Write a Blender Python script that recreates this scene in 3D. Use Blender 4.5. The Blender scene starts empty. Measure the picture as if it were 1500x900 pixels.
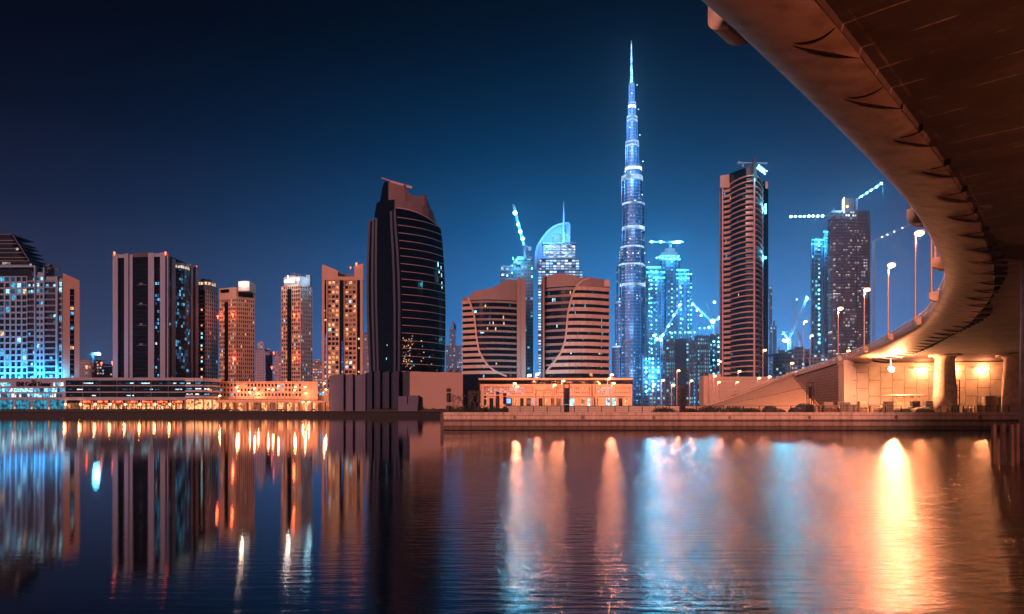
import bpy, math, random
from mathutils import Vector, noise
R = random.Random(7)
SC = bpy.context.scene
COL = SC.collection
rad = math.radians
# ---------------------------------------------------------------- camera, sky, sun, exposure
EYE = 3.3
HZ = 603.0
cam = bpy.data.objects.new('camera', bpy.data.cameras.new('camera'))
COL.objects.link(cam)
cam.location = (0, 0, EYE)
cam.rotation_euler = (rad(90), 0, 0)
cam.data.lens = 24; cam.data.sensor_width = 36
cam.data.shift_y = (HZ - 450) / 1500
cam.data.clip_start = 0.2; cam.data.clip_end = 20000
SC.camera = cam
SC.view_settings.view_transform = 'Standard'
SC.view_settings.look = 'None'
SC.view_settings.gamma = 1
SC.view_settings.exposure = 0.0
SC.cycles.use_denoising = True
SC.cycles.sample_clamp_indirect = 6
SC.cycles.sample_clamp_direct = 0
SC.cycles.max_bounces = 5
SC.cycles.volume_bounces = 0
SC.cycles.caustics_reflective = False

W = bpy.data.worlds.new('World'); SC.world = W; W.use_nodes = True
nt = W.node_tree; nt.nodes.clear()
def nd(t, typ, **kw):
    n = t.nodes.new(typ)
    for k, v in kw.items():
        setattr(n, k, v)
    return n
def mth(t, op, a, b=None, c=None, clamp=False):
    n = t.nodes.new('ShaderNodeMath'); n.operation = op; n.use_clamp = clamp
    for i, v in enumerate((a, b, c)):
        if v is None: continue
        if isinstance(v, (int, float)): n.inputs[i].default_value = v
        else: t.links.new(v, n.inputs[i])
    return n.outputs[0]
def ramp(t, fac, stops):
    n = t.nodes.new('ShaderNodeValToRGB')
    e = n.color_ramp.elements
    while len(e) < len(stops): e.new(0.5)
    for el, (p, c) in zip(e, stops):
        el.position = p; el.color = (*c, 1) if len(c) == 3 else c
    t.links.new(fac, n.inputs[0])
    return n.outputs[0]
tc = nd(nt, 'ShaderNodeTexCoord')
sp = nd(nt, 'ShaderNodeSeparateXYZ'); nt.links.new(tc.outputs['Generated'], sp.inputs[0])
el = mth(nt, 'ARCSINE', sp.outputs[2])
az = mth(nt, 'ARCTAN2', sp.outputs[0], sp.outputs[1])
base = ramp(nt, mth(nt, 'DIVIDE', el, 0.8), [
    (0.0, (.10, .085, .16)), (0.10, (.070, .064, .125)), (0.20, (.036, .036, .078)), (0.32, (.010, .012, .034)),
    (0.45, (.002, .003, .012)), (0.60, (.0004, .0008, .0035)), (1.0, (.0002, .0004, .0015))])
def glow(a0, sa, se, e0=0.0):
    a = mth(nt, 'DIVIDE', mth(nt, 'SUBTRACT', az, a0), sa); a = mth(nt, 'MULTIPLY', a, a)
    e = mth(nt, 'DIVIDE', mth(nt, 'SUBTRACT', el, e0), se); e = mth(nt, 'MULTIPLY', e, e)
    return mth(nt, 'EXPONENT', mth(nt, 'MULTIPLY', mth(nt, 'ADD', a, e), -0.5))
def addc(a, col, f, k=1.0):
    m = nd(nt, 'ShaderNodeVectorMath', operation='SCALE'); m.inputs[0].default_value = col
    nt.links.new(f, m.inputs['Scale'])
    s = nd(nt, 'ShaderNodeVectorMath', operation='ADD')
    nt.links.new(a, s.inputs[0]); nt.links.new(m.outputs[0], s.inputs[1])
    return s.outputs[0]
csum = addc(base, (.000, .205, .56), glow(0.10, 0.30, 0.19))
csum = addc(csum, (.02, .24, .55), glow(0.25, 0.22, 0.12))
csum = addc(csum, (.07, .07, .13), glow(0.50, 0.18, 0.16))
bg = nd(nt, 'ShaderNodeBackground'); bg.inputs[1].default_value = 1.0
nt.links.new(csum, bg.inputs[0])
wo = nd(nt, 'ShaderNodeOutputWorld'); nt.links.new(bg.outputs[0], wo.inputs[0])

# the glow of the city behind the camera
sun = bpy.data.objects.new('sun', bpy.data.lights.new('sun', 'SUN')); COL.objects.link(sun)
sun.data.energy = 3.1; sun.data.color = (1.0, .38, .31); sun.data.angle = rad(9)
sun.rotation_euler = (rad(75), 0, rad(-27))

# ---------------------------------------------------------------- helpers
def X(px, d): return (px - 750) / 1000 * d
def Z(py, d): return EYE + (HZ - py) / 1000 * d
def P(px, d): return Vector((X(px, d), d))
GZ = 3.1
def own(o, root):
    if root is not None: o.parent = root
def thing(name, label, cat, loc=(0, 0, 0), group=None):
    o = bpy.data.objects.new(name, None); COL.objects.link(o)
    o.location = loc; o.empty_display_size = 1
    o['label'] = label; o['category'] = cat
    if group: o['group'] = group
    return o
def tag(o, label, cat, group=None):
    o['label'] = label; o['category'] = cat
    if group: o['group'] = group
    return o
def rootloc(o):
    v = Vector((0, 0, 0))
    while o is not None:
        v = v + o.location; o = o.parent
    return v
class MB:
    def __init__(s): s.v = []; s.f = []; s.m = []; s.uv = None
    def face(s, pts, mi=0):
        n = len(s.v); s.v += [tuple(p) for p in pts]; s.f.append(tuple(range(n, n + len(pts)))); s.m.append(mi); return s
    def prism(s, poly, z0, z1, mi=0):
        """poly CCW list of (x,y); z0/z1 numbers or per-vertex lists"""
        k = len(poly); n = len(s.v)
        za = z0 if isinstance(z0, (list, tuple)) else [z0] * k
        zb = z1 if isinstance(z1, (list, tuple)) else [z1] * k
        s.v += [(p[0], p[1], z) for p, z in zip(poly, za)] + [(p[0], p[1], z) for p, z in zip(poly, zb)]
        s.f.append(tuple(range(n + k - 1, n - 1, -1))); s.m.append(mi)
        s.f.append(tuple(range(n + k, n + 2 * k))); s.m.append(mi)
        for i in range(k):
            j = (i + 1) % k
            s.f.append((n + i, n + j, n + k + j, n + k + i)); s.m.append(mi)
        return s
    def box(s, x0, x1, y0, y1, z0, z1, mi=0):
        return s.prism([(x0, y0), (x1, y0), (x1, y1), (x0, y1)], z0, z1, mi)
    def slab(s, A, B, t0, t1, z0, z1, mi=0):
        """box along A->B (2D), from t0 to t1 outwards (towards the viewer's side)"""
        u = (B - A).normalized(); n = Vector((u.y, -u.x))
        q = [A + n * t1, B + n * t1, B + n * t0, A + n * t0]
        return s.prism(q, z0, z1, mi)
    def bar(s, a, b, w, h=None, mi=0):
        a = Vector(a); b = Vector(b); h = h or w
        t = (b - a).normalized()
        up = Vector((0, 0, 1)) if abs(t.z) < .9 else Vector((1, 0, 0))
        r = t.cross(up).normalized() * w / 2; q = r.cross(t).normalized() * h / 2
        n = len(s.v)
        for c in (a, b):
            for sx, sy in ((-1, -1), (1, -1), (1, 1), (-1, 1)): s.v.append(tuple(c + r * sx + q * sy))
        for f in ((3, 2, 1, 0), (4, 5, 6, 7), (0, 1, 5, 4), (1, 2, 6, 5), (2, 3, 7, 6), (3, 0, 4, 7)):
            s.f.append(tuple(n + i for i in f)); s.m.append(mi)
        return s
    def lathe(s, c, prof, k=12, mi=0):
        """prof list of (r,z) from bottom to top, about vertical axis at c"""
        n = len(s.v)
        for r, z in prof:
            for i in range(k):
                a = 2 * math.pi * i / k
                s.v.append((c[0] + r * math.cos(a), c[1] + r * math.sin(a), c[2] + z))
        for j in range(len(prof) - 1):
            for i in range(k):
                i2 = (i + 1) % k
                s.f.append((n + j * k + i, n + j * k + i2, n + (j + 1) * k + i2, n + (j + 1) * k + i)); s.m.append(mi)
        s.f.append(tuple(n + i for i in range(k - 1, -1, -1))); s.m.append(mi)
        m = n + (len(prof) - 1) * k
        s.f.append(tuple(m + i for i in range(k))); s.m.append(mi)
        return s
    def ball(s, c, r, k=10, mi=0, sz=1.0):
        pr = [(max(r * math.sin(math.pi * j / 7), r * .02), -r * sz * math.cos(math.pi * j / 7)) for j in range(8)]
        return s.lathe(c, pr, k, mi)
    def tube(s, pts, rs, k=6, mi=0):
        n = len(s.v); pts = [Vector(p) for p in pts]
        if isinstance(rs, (int, float)): rs = [rs] * len(pts)
        for i, p in enumerate(pts):
            t = (pts[min(i + 1, len(pts) - 1)] - pts[max(i - 1, 0)]).normalized()
            up = Vector((0, 1, 0)) if abs(t.y) < .9 else Vector((1, 0, 0))
            a = t.cross(up).normalized(); b = a.cross(t)
            for j in range(k):
                q = 2 * math.pi * j / k
                s.v.append(tuple(p + (a * math.cos(q) + b * math.sin(q)) * rs[i]))
        for i in range(len(pts) - 1):
            for j in range(k):
                j2 = (j + 1) % k
                s.f.append((n + i * k + j, n + i * k + j2, n + (i + 1) * k + j2, n + (i + 1) * k + j)); s.m.append(mi)
        s.f.append(tuple(n + j for j in range(k - 1, -1, -1))); s.m.append(mi)
        e = n + (len(pts) - 1) * k
        s.f.append(tuple(e + j for j in range(k))); s.m.append(mi)
        return s
    def build(s, name, mats, parent=None, smooth=False, loc=None):
        if not isinstance(mats, (list, tuple)): mats = [mats]
        L = rootloc(parent) if parent is not None else Vector(loc or (0, 0, 0))
        me = bpy.data.meshes.new(name)
        me.from_pydata([(x - L.x, y - L.y, z - L.z) for x, y, z in s.v], [], s.f)
        for m in mats: me.materials.append(m)
        if len(mats) > 1: me.polygons.foreach_set('material_index', s.m)
        if smooth: me.polygons.foreach_set('use_smooth', [True] * len(me.polygons))
        if s.uv is not None:
            uvl = me.uv_layers.new(name='UVMap')
            for lp in me.loops: uvl.data[lp.index].uv = s.uv[lp.vertex_index]
        me.update()
        o = bpy.data.objects.new(name, me); COL.objects.link(o)
        if parent is not None: o.parent = parent
        elif loc: o.location = loc
        return o
def struct(o): o['kind'] = 'structure'; return o

# ---------------------------------------------------------------- materials
_m = {}
def newmat(name):
    m = bpy.data.materials.new(name); m.use_nodes = True
    t = m.node_tree; t.nodes.clear()
    o = nd(t, 'ShaderNodeOutputMaterial')
    return m, t, o
def stone(name, col, rough=.8, var=.25, scale=.15, streak=True, metal=0.0, bump=0.0, fine=2.0):
    if name in _m: return _m[name]
    m, t, o = newmat(name)
    b = nd(t, 'ShaderNodeBsdfPrincipled'); t.links.new(b.outputs[0], o.inputs[0])
    b.inputs['Roughness'].default_value = rough; b.inputs['Metallic'].default_value = metal; b.inputs['Specular IOR Level'].default_value = .2
    g = nd(t, 'ShaderNodeNewGeometry')
    mp = nd(t, 'ShaderNodeMapping'); mp.inputs['Scale'].default_value = (1, 1, .12 if streak else 1)
    t.links.new(g.outputs['Position'], mp.inputs[0])
    n1 = nd(t, 'ShaderNodeTexNoise'); n1.inputs['Scale'].default_value = scale * 4; n1.inputs['Detail'].default_value = 5
    t.links.new(mp.outputs[0], n1.inputs['Vector'])
    n2 = nd(t, 'ShaderNodeTexNoise'); n2.inputs['Scale'].default_value = fine; n2.inputs['Detail'].default_value = 4
    t.links.new(g.outputs['Position'], n2.inputs['Vector'])
    f = mth(t, 'ADD', mth(t, 'MULTIPLY', n1.outputs[0], .65), mth(t, 'MULTIPLY', n2.outputs[0], .35))
    c = ramp(t, f, [(.3, tuple(x * (1 - var) for x in col)), (.5, col), (.7, tuple(min(1, x * (1 + var * .6)) for x in col))])
    t.links.new(c, b.inputs['Base Color'])
    if bump:
        bp = nd(t, 'ShaderNodeBump'); bp.inputs['Strength'].default_value = bump; bp.inputs['Distance'].default_value = .05
        t.links.new(n2.outputs[0], bp.inputs['Height']); t.links.new(bp.outputs[0], b.inputs['Normal'])
    _m[name] = m; return m
def glass(name, col=(.012, .016, .024), rough=.1, spec=.6):
    if name in _m: return _m[name]
    m, t, o = newmat(name)
    b = nd(t, 'ShaderNodeBsdfPrincipled'); t.links.new(b.outputs[0], o.inputs[0])
    b.inputs['Roughness'].default_value = rough
    b.inputs['Specular IOR Level'].default_value = spec
    g = nd(t, 'ShaderNodeNewGeometry')
    n2 = nd(t, 'ShaderNodeTexNoise'); n2.inputs['Scale'].default_value = .3; n2.inputs['Detail'].default_value = 3
    t.links.new(g.outputs['Position'], n2.inputs['Vector'])
    c = ramp(t, n2.outputs[0], [(.3, tuple(x * .6 for x in col)), (.7, tuple(x * 1.5 for x in col))])
    t.links.new(c, b.inputs['Base Color'])
    _m[name] = m; return m
def lit(name, col, s=1.0, scale=.6, lo=.15, hi=1.6):
    """a lit window or lamp: uneven emission, curtains and furniture inside"""
    if name in _m: return _m[name]
    m, t, o = newmat(name)
    e = nd(t, 'ShaderNodeEmission'); t.links.new(e.outputs[0], o.inputs[0])
    e.inputs[0].default_value = (*col, 1)
    if lo == hi: e.inputs[1].default_value = s * lo
    else:
        g = nd(t, 'ShaderNodeNewGeometry')
        n = nd(t, 'ShaderNodeTexNoise'); n.inputs['Scale'].default_value = scale; n.inputs['Detail'].default_value = 3
        t.links.new(g.outputs['Position'], n.inputs['Vector'])
        mr = nd(t, 'ShaderNodeMapRange'); mr.inputs[1].default_value = .35; mr.inputs[2].default_value = .65
        mr.inputs[3].default_value = lo * s; mr.inputs[4].default_value = hi * s
        t.links.new(n.outputs[0], mr.inputs[0]); t.links.new(mr.outputs[0], e.inputs[1])
    m.cycles.emission_sampling = 'NONE'
    _m[name] = m; return m
def windowed(name, wall, pane, cw, ch, prob, cols, s=1.0, fw=.6, fh=.55, ang=0.0, clump=.0, rough=.5, zoff=0.0):
    """facade of a far building: a grid of panes, some of them lit, in a wall"""
    if name in _m: return _m[name]
    m, t, o = newmat(name)
    b = nd(t, 'ShaderNodeBsdfPrincipled'); t.links.new(b.outputs[0], o.inputs[0])
    b.inputs['Roughness'].default_value = rough
    g = nd(t, 'ShaderNodeNewGeometry'); s3 = nd(t, 'ShaderNodeSeparateXYZ'); t.links.new(g.outputs['Position'], s3.inputs[0])
    u = mth(t, 'ADD', mth(t, 'MULTIPLY', s3.outputs[0], math.cos(ang)), mth(t, 'MULTIPLY', s3.outputs[1], math.sin(ang)))
    u = mth(t, 'DIVIDE', u, cw); v = mth(t, 'DIVIDE', mth(t, 'ADD', s3.outputs[2], zoff), ch)
    fu = mth(t, 'FRACT', u); fv = mth(t, 'FRACT', v)
    mk = mth(t, 'MULTIPLY', mth(t, 'LESS_THAN', fu, fw), mth(t, 'LESS_THAN', fv, fh))
    cx = nd(t, 'ShaderNodeCombineXYZ')
    t.links.new(mth(t, 'FLOOR', u), cx.inputs[0]); t.links.new(mth(t, 'FLOOR', v), cx.inputs[1])
    wn = nd(t, 'ShaderNodeTexWhiteNoise', noise_dimensions='3D'); t.links.new(cx.outputs[0], wn.inputs['Vector'])
    th = prob
    if clump:
        n = nd(t, 'ShaderNodeTexNoise'); n.inputs['Scale'].default_value = clump; n.inputs['Detail'].default_value = 1
        t.links.new(cx.outputs[0], n.inputs['Vector'])
        th = mth(t, 'MULTIPLY', mth(t, 'SUBTRACT', n.outputs[0], .32), prob * 5.5)
    on = mth(t, 'LESS_THAN', wn.outputs[0], th)
    mix = nd(t, 'ShaderNodeMixRGB'); t.links.new(mk, mix.inputs[0])
    mix.inputs[1].default_value = (*wall, 1); mix.inputs[2].default_value = (*pane, 1)
    t.links.new(mix.outputs[0], b.inputs['Base Color'])
    sc = nd(t, 'ShaderNodeSeparateXYZ'); t.links.new(wn.outputs[1], sc.inputs[0])
    k = len(cols)
    cr = nd(t, 'ShaderNodeValToRGB'); cr.color_ramp.interpolation = 'CONSTANT'
    e = cr.color_ramp.elements
    while len(e) < k: e.new(.5)
    for i in range(k): e[i].position = i / k; e[i].color = (*cols[i], 1)
    t.links.new(sc.outputs[1], cr.inputs[0])
    t.links.new(cr.outputs[0], b.inputs['Emission Color'])
    st = mth(t, 'MULTIPLY', mth(t, 'MULTIPLY', mk, on), mth(t, 'MULTIPLY', mth(t, 'ADD', mth(t, 'MULTIPLY', sc.outputs[2], 1.1), .2), s))
    t.links.new(st, b.inputs['Emission Strength'])
    m.cycles.emission_sampling = 'NONE'
    _m[name] = m; return m

CYAN = (.10, .55, .95); CYANW = (.35, .85, 1.0); WARM = (1.0, .40, .16); WHITE = (.85, .92, 1.0); PALE = (1.0, .60, .34)
L_cyan = lit('lit cyan window', CYAN, 1.0); L_cyanb = lit('bright cyan window', CYANW, 1.6)
L_warm = lit('lit warm window', WARM, 1.1); L_pale = lit('lit pale window', PALE, 1.2)
L_white = lit('lit white window', WHITE, 1.3); L_dim = lit('dim blue window', (.05, .16, .34), .5); L_dimw = lit('dim warm window', (.5, .2, .1), .45)
L_red = lit('red beacon', (1, .09, .03), 9, lo=1, hi=1)
L_work = lit('cyan work light', (.16, .78, 1.0), 6, lo=1, hi=1)
L_workd = lit('soft cyan work light', (.14, .62, .95), 1.6, lo=.4, hi=1.4)
L_flood = lit('blue white floodlight', (.40, .85, 1.0), 14, lo=1, hi=1)
L_sod = lit('sodium lamp glass', (1, .42, .14), 16, lo=1, hi=1)
G_dark = glass('dark window glass', (.008, .012, .02), .1, .4); G_black = glass('black curtain glass', (.003, .005, .010), .08, .3)
G_blue = glass('blue tinted glass', (.015, .045, .09), .12)

def glow_pt(root, p, energy, col, r=.25, name='lamp_light'):
    d = bpy.data.lights.new(name, 'POINT'); d.energy = energy; d.color = col; d.shadow_soft_size = r
    o = bpy.data.objects.new(name, d); COL.objects.link(o)
    if root is not None:
        o.parent = root; o.location = Vector(p) - rootloc(root)
    else: o.location = p
    return o

def flood(root, p, energy, col, r=.5, aim=(0, 1, .1), cone=150, name='facade_floodlight'):
    """a shaded floodlight aimed at the wall behind it"""
    d = bpy.data.lights.new(name, 'SPOT'); d.energy = energy; d.color = col; d.shadow_soft_size = r
    d.spot_size = rad(cone); d.spot_blend = .6
    o = bpy.data.objects.new(name, d); COL.objects.link(o); o.parent = root; o.location = Vector(p) - rootloc(root)
    o.rotation_euler = Vector(aim).to_track_quat('-Z', 'Y').to_euler()
    return o
# ---- facades
def fac(mb, panes, A, B, z0, z1, nc, nr, pw=.32, ph=.36, t=.45, skip=None, mi=0, edge=None):
    u = (B - A).normalized(); n = Vector((u.y, -u.x)); Lg = (B - A).length
    cw = Lg / nc; chh = (z1 - z0) / nr; p = cw * pw; q = chh * ph
    for i in range(nc + 1):
        a = A + u * max(0, i * cw - p / 2); b = A + u * min(Lg, i * cw + p / 2)
        mb.slab(a, b, -.1, t, z0, z1, mi)
    for j in range(nr + 1):
        za = max(z0 + .02, z0 + j * chh - q / 2); zb = min(z1 - .02, z0 + j * chh + q / 2)
        mb.slab(A + u * .01, B - u * .01, -.1, t - .08, za, zb, mi)
    for i in range(nc):
        for j in range(nr):
            if skip and skip(i, j): continue
            c = A + u * (i + .5) * cw + n * .04
            panes.append((c.x, c.y, z0 + (j + .5) * chh, cw - p, chh - q, math.atan2(u.y, u.x), i / nc, j / nr))
_pm = {}
def pane_mesh(w, h, mat):
    k = (round(w, 2), round(h, 2), mat.name)
    if k not in _pm:
        me = bpy.data.meshes.new('window')
        w2, h2 = w / 2, h / 2
        me.from_pydata([(-w2, 0, -h2), (w2, 0, -h2), (w2, 0, h2), (-w2, 0, h2)], [], [(0, 1, 2, 3)])
        me.materials.append(mat); _pm[k] = me
    return _pm[k]
def put_panes(root, panes, pick, cap=100, name='window'):
    """pick(fx, fz) -> material or None (None = dark glass)"""
    L = rootloc(root); lst = []
    for p in panes:
        m = pick(p[6], p[7])
        lst.append((p, m))
    lst.sort(key=lambda a: (a[1] is None, R.random()))
    rest = MB(); mats = []
    for k, (p, m) in enumerate(lst):
        mm = m or G_dark
        if k < cap:
            o = bpy.data.objects.new(name, pane_mesh(p[3], p[4], mm)); COL.objects.link(o)
            o.parent = root; o.location = (p[0] - L.x, p[1] - L.y, p[2] - L.z); o.rotation_euler = (0, 0, p[5])
        else:
            if mm not in mats: mats.append(mm)
            u = Vector((math.cos(p[5]), math.sin(p[5]), 0)) * p[3] / 2; h = Vector((0, 0, p[4] / 2)); c = Vector(p[:3])
            rest.face([c - u - h, c + u - h, c + u + h, c - u + h], mats.index(mm))
    if rest.f:
        o = rest.build('upper_windows', mats, root); o['kind'] = 'stuff'
def mixpick(prob, table):
    tot = sum(w for _, w in table)
    def f(x, z):
        if R.random() > (prob(x, z) if callable(prob) else prob): return None
        r = R.random() * tot
        for m, w in table:
            r -= w
            if r <= 0: return m
        return table[-1][0]
    return f
def quad3(A, B, Cc):
    """footprint from visible corners A (left), B (nearest), C (right)"""
    return [A, B, Cc, A + Cc - B]
def mid(poly): return Vector((sum(p.x for p in poly) / len(poly), sum(p.y for p in poly) / len(poly)))
def beacon(root, px, py, d, r=None, lightw=0):
    p = (X(px, d), d, Z(py, d)); r = r or .0011 * d
    mb = MB(); mb.ball(p, r, 8); mb.lathe((p[0], p[1], p[2] - r * 2.6), [(r * .4, 0), (r * .4, r * 1.7)], 6)
    mb.build('warning_light', L_red, root)
    if lightw: glow_pt(root, (p[0], p[1] - r * 2, p[2]), lightw, (1, .1, .03), r)
def text_mesh(txt, size, mat, parent, loc, rotz, name='sign_lettering', depth=.15, width=None):
    cu = bpy.data.curves.new('t', 'FONT'); cu.body = txt; cu.size = size; cu.extrude = depth; cu.resolution_u = 2
    cu.align_x = 'CENTER'; cu.offset = size * .02
    o = bpy.data.objects.new('t', cu); me = bpy.data.meshes.new_from_object(o)
    bpy.data.objects.remove(o)
    if width:
        xs = [v.co.x for v in me.vertices]; k = width / (max(xs) - min(xs))
        for v in me.vertices: v.co.x *= k
    me.materials.clear(); me.materials.append(mat)
    q = bpy.data.objects.new(name, me); COL.objects.link(q); q.parent = parent
    q.location = Vector(loc) - rootloc(parent); q.rotation_euler = (rad(90), 0, rotz)
    return q
# ---------------------------------------------------------------- water and ground
m, t, o = newmat('canal water')
b = nd(t, 'ShaderNodeBsdfPrincipled'); t.links.new(b.outputs[0], o.inputs[0])
b.inputs['Base Color'].default_value = (.002, .004, .008, 1); b.inputs['IOR'].default_value = 1.45
b.inputs['Specular IOR Level'].default_value = .75
g = nd(t, 'ShaderNodeNewGeometry'); s3 = nd(t, 'ShaderNodeSeparateXYZ'); t.links.new(g.outputs['Position'], s3.inputs[0])
nz = nd(t, 'ShaderNodeTexNoise'); nz.inputs['Scale'].default_value = .045; nz.inputs['Detail'].default_value = 3
t.links.new(g.outputs['Position'], nz.inputs['Vector'])
xx = mth(t, 'ADD', s3.outputs[0], mth(t, 'MULTIPLY', mth(t, 'SUBTRACT', nz.outputs[0], .5), 18))
mr = nd(t, 'ShaderNodeMapRange', interpolation_type='SMOOTHSTEP'); mr.inputs[1].default_value = -9; mr.inputs[2].default_value = 9
t.links.new(xx, mr.inputs[0]); wind = mr.outputs[0]
far = nd(t, 'ShaderNodeMapRange', interpolation_type='SMOOTHSTEP'); far.inputs[1].default_value = 35; far.inputs[2].default_value = 90
far.inputs[3].default_value = 1; far.inputs[4].default_value = .22
t.links.new(s3.outputs[1], far.inputs[0])
wind = mth(t, 'MULTIPLY', wind, far.outputs[0])
t.links.new(mth(t, 'ADD', mth(t, 'MULTIPLY', wind, .035), .025), b.inputs['Roughness'])
mp = nd(t, 'ShaderNodeMapping'); mp.inputs['Scale'].default_value = (.32, 1.5, 1); t.links.new(g.outputs['Position'], mp.inputs[0])
w1 = nd(t, 'ShaderNodeTexNoise'); w1.inputs['Scale'].default_value = 2.6; w1.inputs['Detail'].default_value = 6; w1.inputs['Roughness'].default_value = .55
t.links.new(mp.outputs[0], w1.inputs['Vector'])
bp = nd(t, 'ShaderNodeBump'); bp.inputs['Strength'].default_value = 1
t.links.new(mth(t, 'ADD', mth(t, 'MULTIPLY', wind, .065), .002), bp.inputs['Distance'])
t.links.new(w1.outputs[0], bp.inputs['Height']); t.links.new(bp.outputs[0], b.inputs['Normal'])
M_water = m
mb = MB(); mb.face([(-5000, -300, 0), (5000, -300, 0), (5000, 6000, 0), (-5000, 6000, 0)])
struct(mb.build('water', M_water))
M_ground = stone('city ground', (.10, .09, .085), scale=.02)
mb = MB()
mb.prism([(-5000, 478), (-13, 478), (-13, 124), (500, 124), (5000, 478), (5000, 6000), (-5000, 6000)], -2, GZ)
struct(mb.build('ground', M_ground))

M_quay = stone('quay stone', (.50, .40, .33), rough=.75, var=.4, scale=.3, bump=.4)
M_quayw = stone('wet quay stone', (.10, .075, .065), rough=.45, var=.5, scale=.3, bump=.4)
M_gap = stone('quay joint shadow gap', (.015, .012, .012))
M_pave = stone('promenade paving', (.32, .28, .25), scale=.2, streak=False)
# near quay: a stepped wall of coursed blocks with joints, in the line of the promenade
qa, qb = Vector((-12, 120)), Vector((140, 119))
def quay(root, qa, qb, blk=2.6):
    u = (qb - qa).normalized(); Lq = (qb - qa).length
    back = MB(); back.slab(qa, qb, -4, -.12, -2, 3.05); back.build('wall_core', M_gap, root)
    cop = MB(); c1 = MB(); c2 = MB(); c3 = MB()
    def row(mb, z0, z1, t0, t1, off, w):
        s = -off
        while s < Lq:
            a, b2 = max(0, s + .03), min(Lq, s + w - .03)
            j = R.uniform(-.012, .012)
            if b2 > a + .1: mb.slab(qa + u * a, qa + u * b2, -.3, t1 + j, z0, z1)
            s += w
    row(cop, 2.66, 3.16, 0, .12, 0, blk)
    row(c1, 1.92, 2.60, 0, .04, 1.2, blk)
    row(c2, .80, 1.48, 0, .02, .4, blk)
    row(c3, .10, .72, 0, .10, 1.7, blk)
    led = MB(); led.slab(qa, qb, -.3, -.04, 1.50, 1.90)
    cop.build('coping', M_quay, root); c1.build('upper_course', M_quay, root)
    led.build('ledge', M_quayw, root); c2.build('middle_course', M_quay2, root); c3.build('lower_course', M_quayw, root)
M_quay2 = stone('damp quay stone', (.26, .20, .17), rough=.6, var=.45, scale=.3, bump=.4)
q = thing('quay_wall', 'long coursed stone quay wall at the water edge of the near promenade', 'quay wall', (-12, 120, 0))
quay(q, qa, qb)
sd = MB(); sd.slab(Vector((-12.02, 474)), Vector((-12.02, 120.3)), -4, .0, -2, 2.7); sd.slab(Vector((-12.02, 474)), Vector((-12.02, 120.3)), -4, .08, 2.72, 3.14)
sd.build('side_face', M_quay, q)
for px in (754, 853, 957, 1068, 1184, 1310, 1432):
    d = MB(); c = Vector((X(px, 120), 119.93 - (X(px, 120) + 12) / 152 , 2.27))
    for a, b2 in (((-.28, 0), (0, .28)), ((0, .28), (.28, 0)), ((.28, 0), (0, -.28)), ((0, -.28), (-.28, 0))):
        d.bar((c.x + a[0], c.y - .02, c.z + a[1]), (c.x + b2[0], c.y - .02, c.z + b2[1]), .09)
    d.ball((c.x, c.y - .02, c.z), .07, 6)
    d.build('diamond_mark', M_gap, q)
mb = MB(); mb.prism([(-12, 120.4), (140, 119.4), (500, 119.4), (500, 124.2), (-12, 124.2)], 3.0, 3.13)
struct(mb.build('promenade', M_pave))
# far quay
M_fq = stone('far quay concrete', (.016, .016, .024), rough=.8, var=.3, scale=.1)
M_fqd = stone('far quay wet concrete', (.018, .016, .02), rough=.6)
q = thing('quay_wall', 'dark low concrete quay wall running along the foot of the left towers', 'quay wall', (-300, 476, 0))
for (a, b2) in ((-1200, 60),):
    A, B = Vector((a, 476)), Vector((b2, 476))
    w = MB(); w.slab(A, B, -2, 0, -2, 2.4); w.build('wall_base', M_fqd, q)
    w = MB(); w.slab(A, B, -2, .3, 2.42, 3.6); w.build('wall_cap', M_fq, q)
struct(MB().box(-1200, 50, 476.6, 560, 3.0, 3.7).build('far_promenade', M_pave))

# ---------------------------------------------------------------- the bridge
M_br = stone('bridge concrete', (.42, .35, .29), rough=.6, var=.42, scale=.35, streak=False, bump=.25, fine=1.2)
M_br2 = stone('abutment concrete', (.46, .40, .33), rough=.8, var=.15, scale=.3, streak=True)
M_rail = stone('railing metal', (.45, .42, .38), rough=.4, metal=.3)
# soffit: formwork boards across the deck, chalky lime streaks at the joints and round patches
m, t, o = newmat('bridge soffit concrete')
b = nd(t, 'ShaderNodeBsdfPrincipled'); t.links.new(b.outputs[0], o.inputs[0]); b.inputs['Roughness'].default_value = .75
uv = nd(t, 'ShaderNodeUVMap'); s3 = nd(t, 'ShaderNodeSeparateXYZ'); t.links.new(uv.outputs[0], s3.inputs[0])
nn = nd(t, 'ShaderNodeTexNoise'); nn.inputs['Scale'].default_value = .55; nn.inputs['Detail'].default_value = 7; nn.inputs['Roughness'].default_value = .62; t.links.new(uv.outputs[0], nn.inputs['Vector'])
n3 = nd(t, 'ShaderNodeTexNoise'); n3.inputs['Scale'].default_value = 1.6; n3.inputs['Detail'].default_value = 5; t.links.new(uv.outputs[0], n3.inputs['Vector'])
def seam(c, per, wd, off=0.0):
    f = mth(t, 'FRACT', mth(t, 'ADD', mth(t, 'DIVIDE', mth(t, 'ADD', c, mth(t, 'MULTIPLY', n3.outputs[0], .10)), per), off))
    return mth(t, 'LESS_THAN', mth(t, 'ABSOLUTE', mth(t, 'SUBTRACT', f, .5)), wd / per)
sm = mth(t, 'MAXIMUM', seam(s3.outputs[0], 1.6, .03), mth(t, 'MULTIPLY', seam(s3.outputs[1], 6.0, .035), .35))
patch = nd(t, 'ShaderNodeTexVoronoi'); patch.inputs['Scale'].default_value = .28; t.links.new(uv.outputs[0], patch.inputs['Vector'])
pt = mth(t, 'LESS_THAN', mth(t, 'ADD', patch.outputs['Distance'], mth(t, 'MULTIPLY', n3.outputs[0], .25)), .21)
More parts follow.
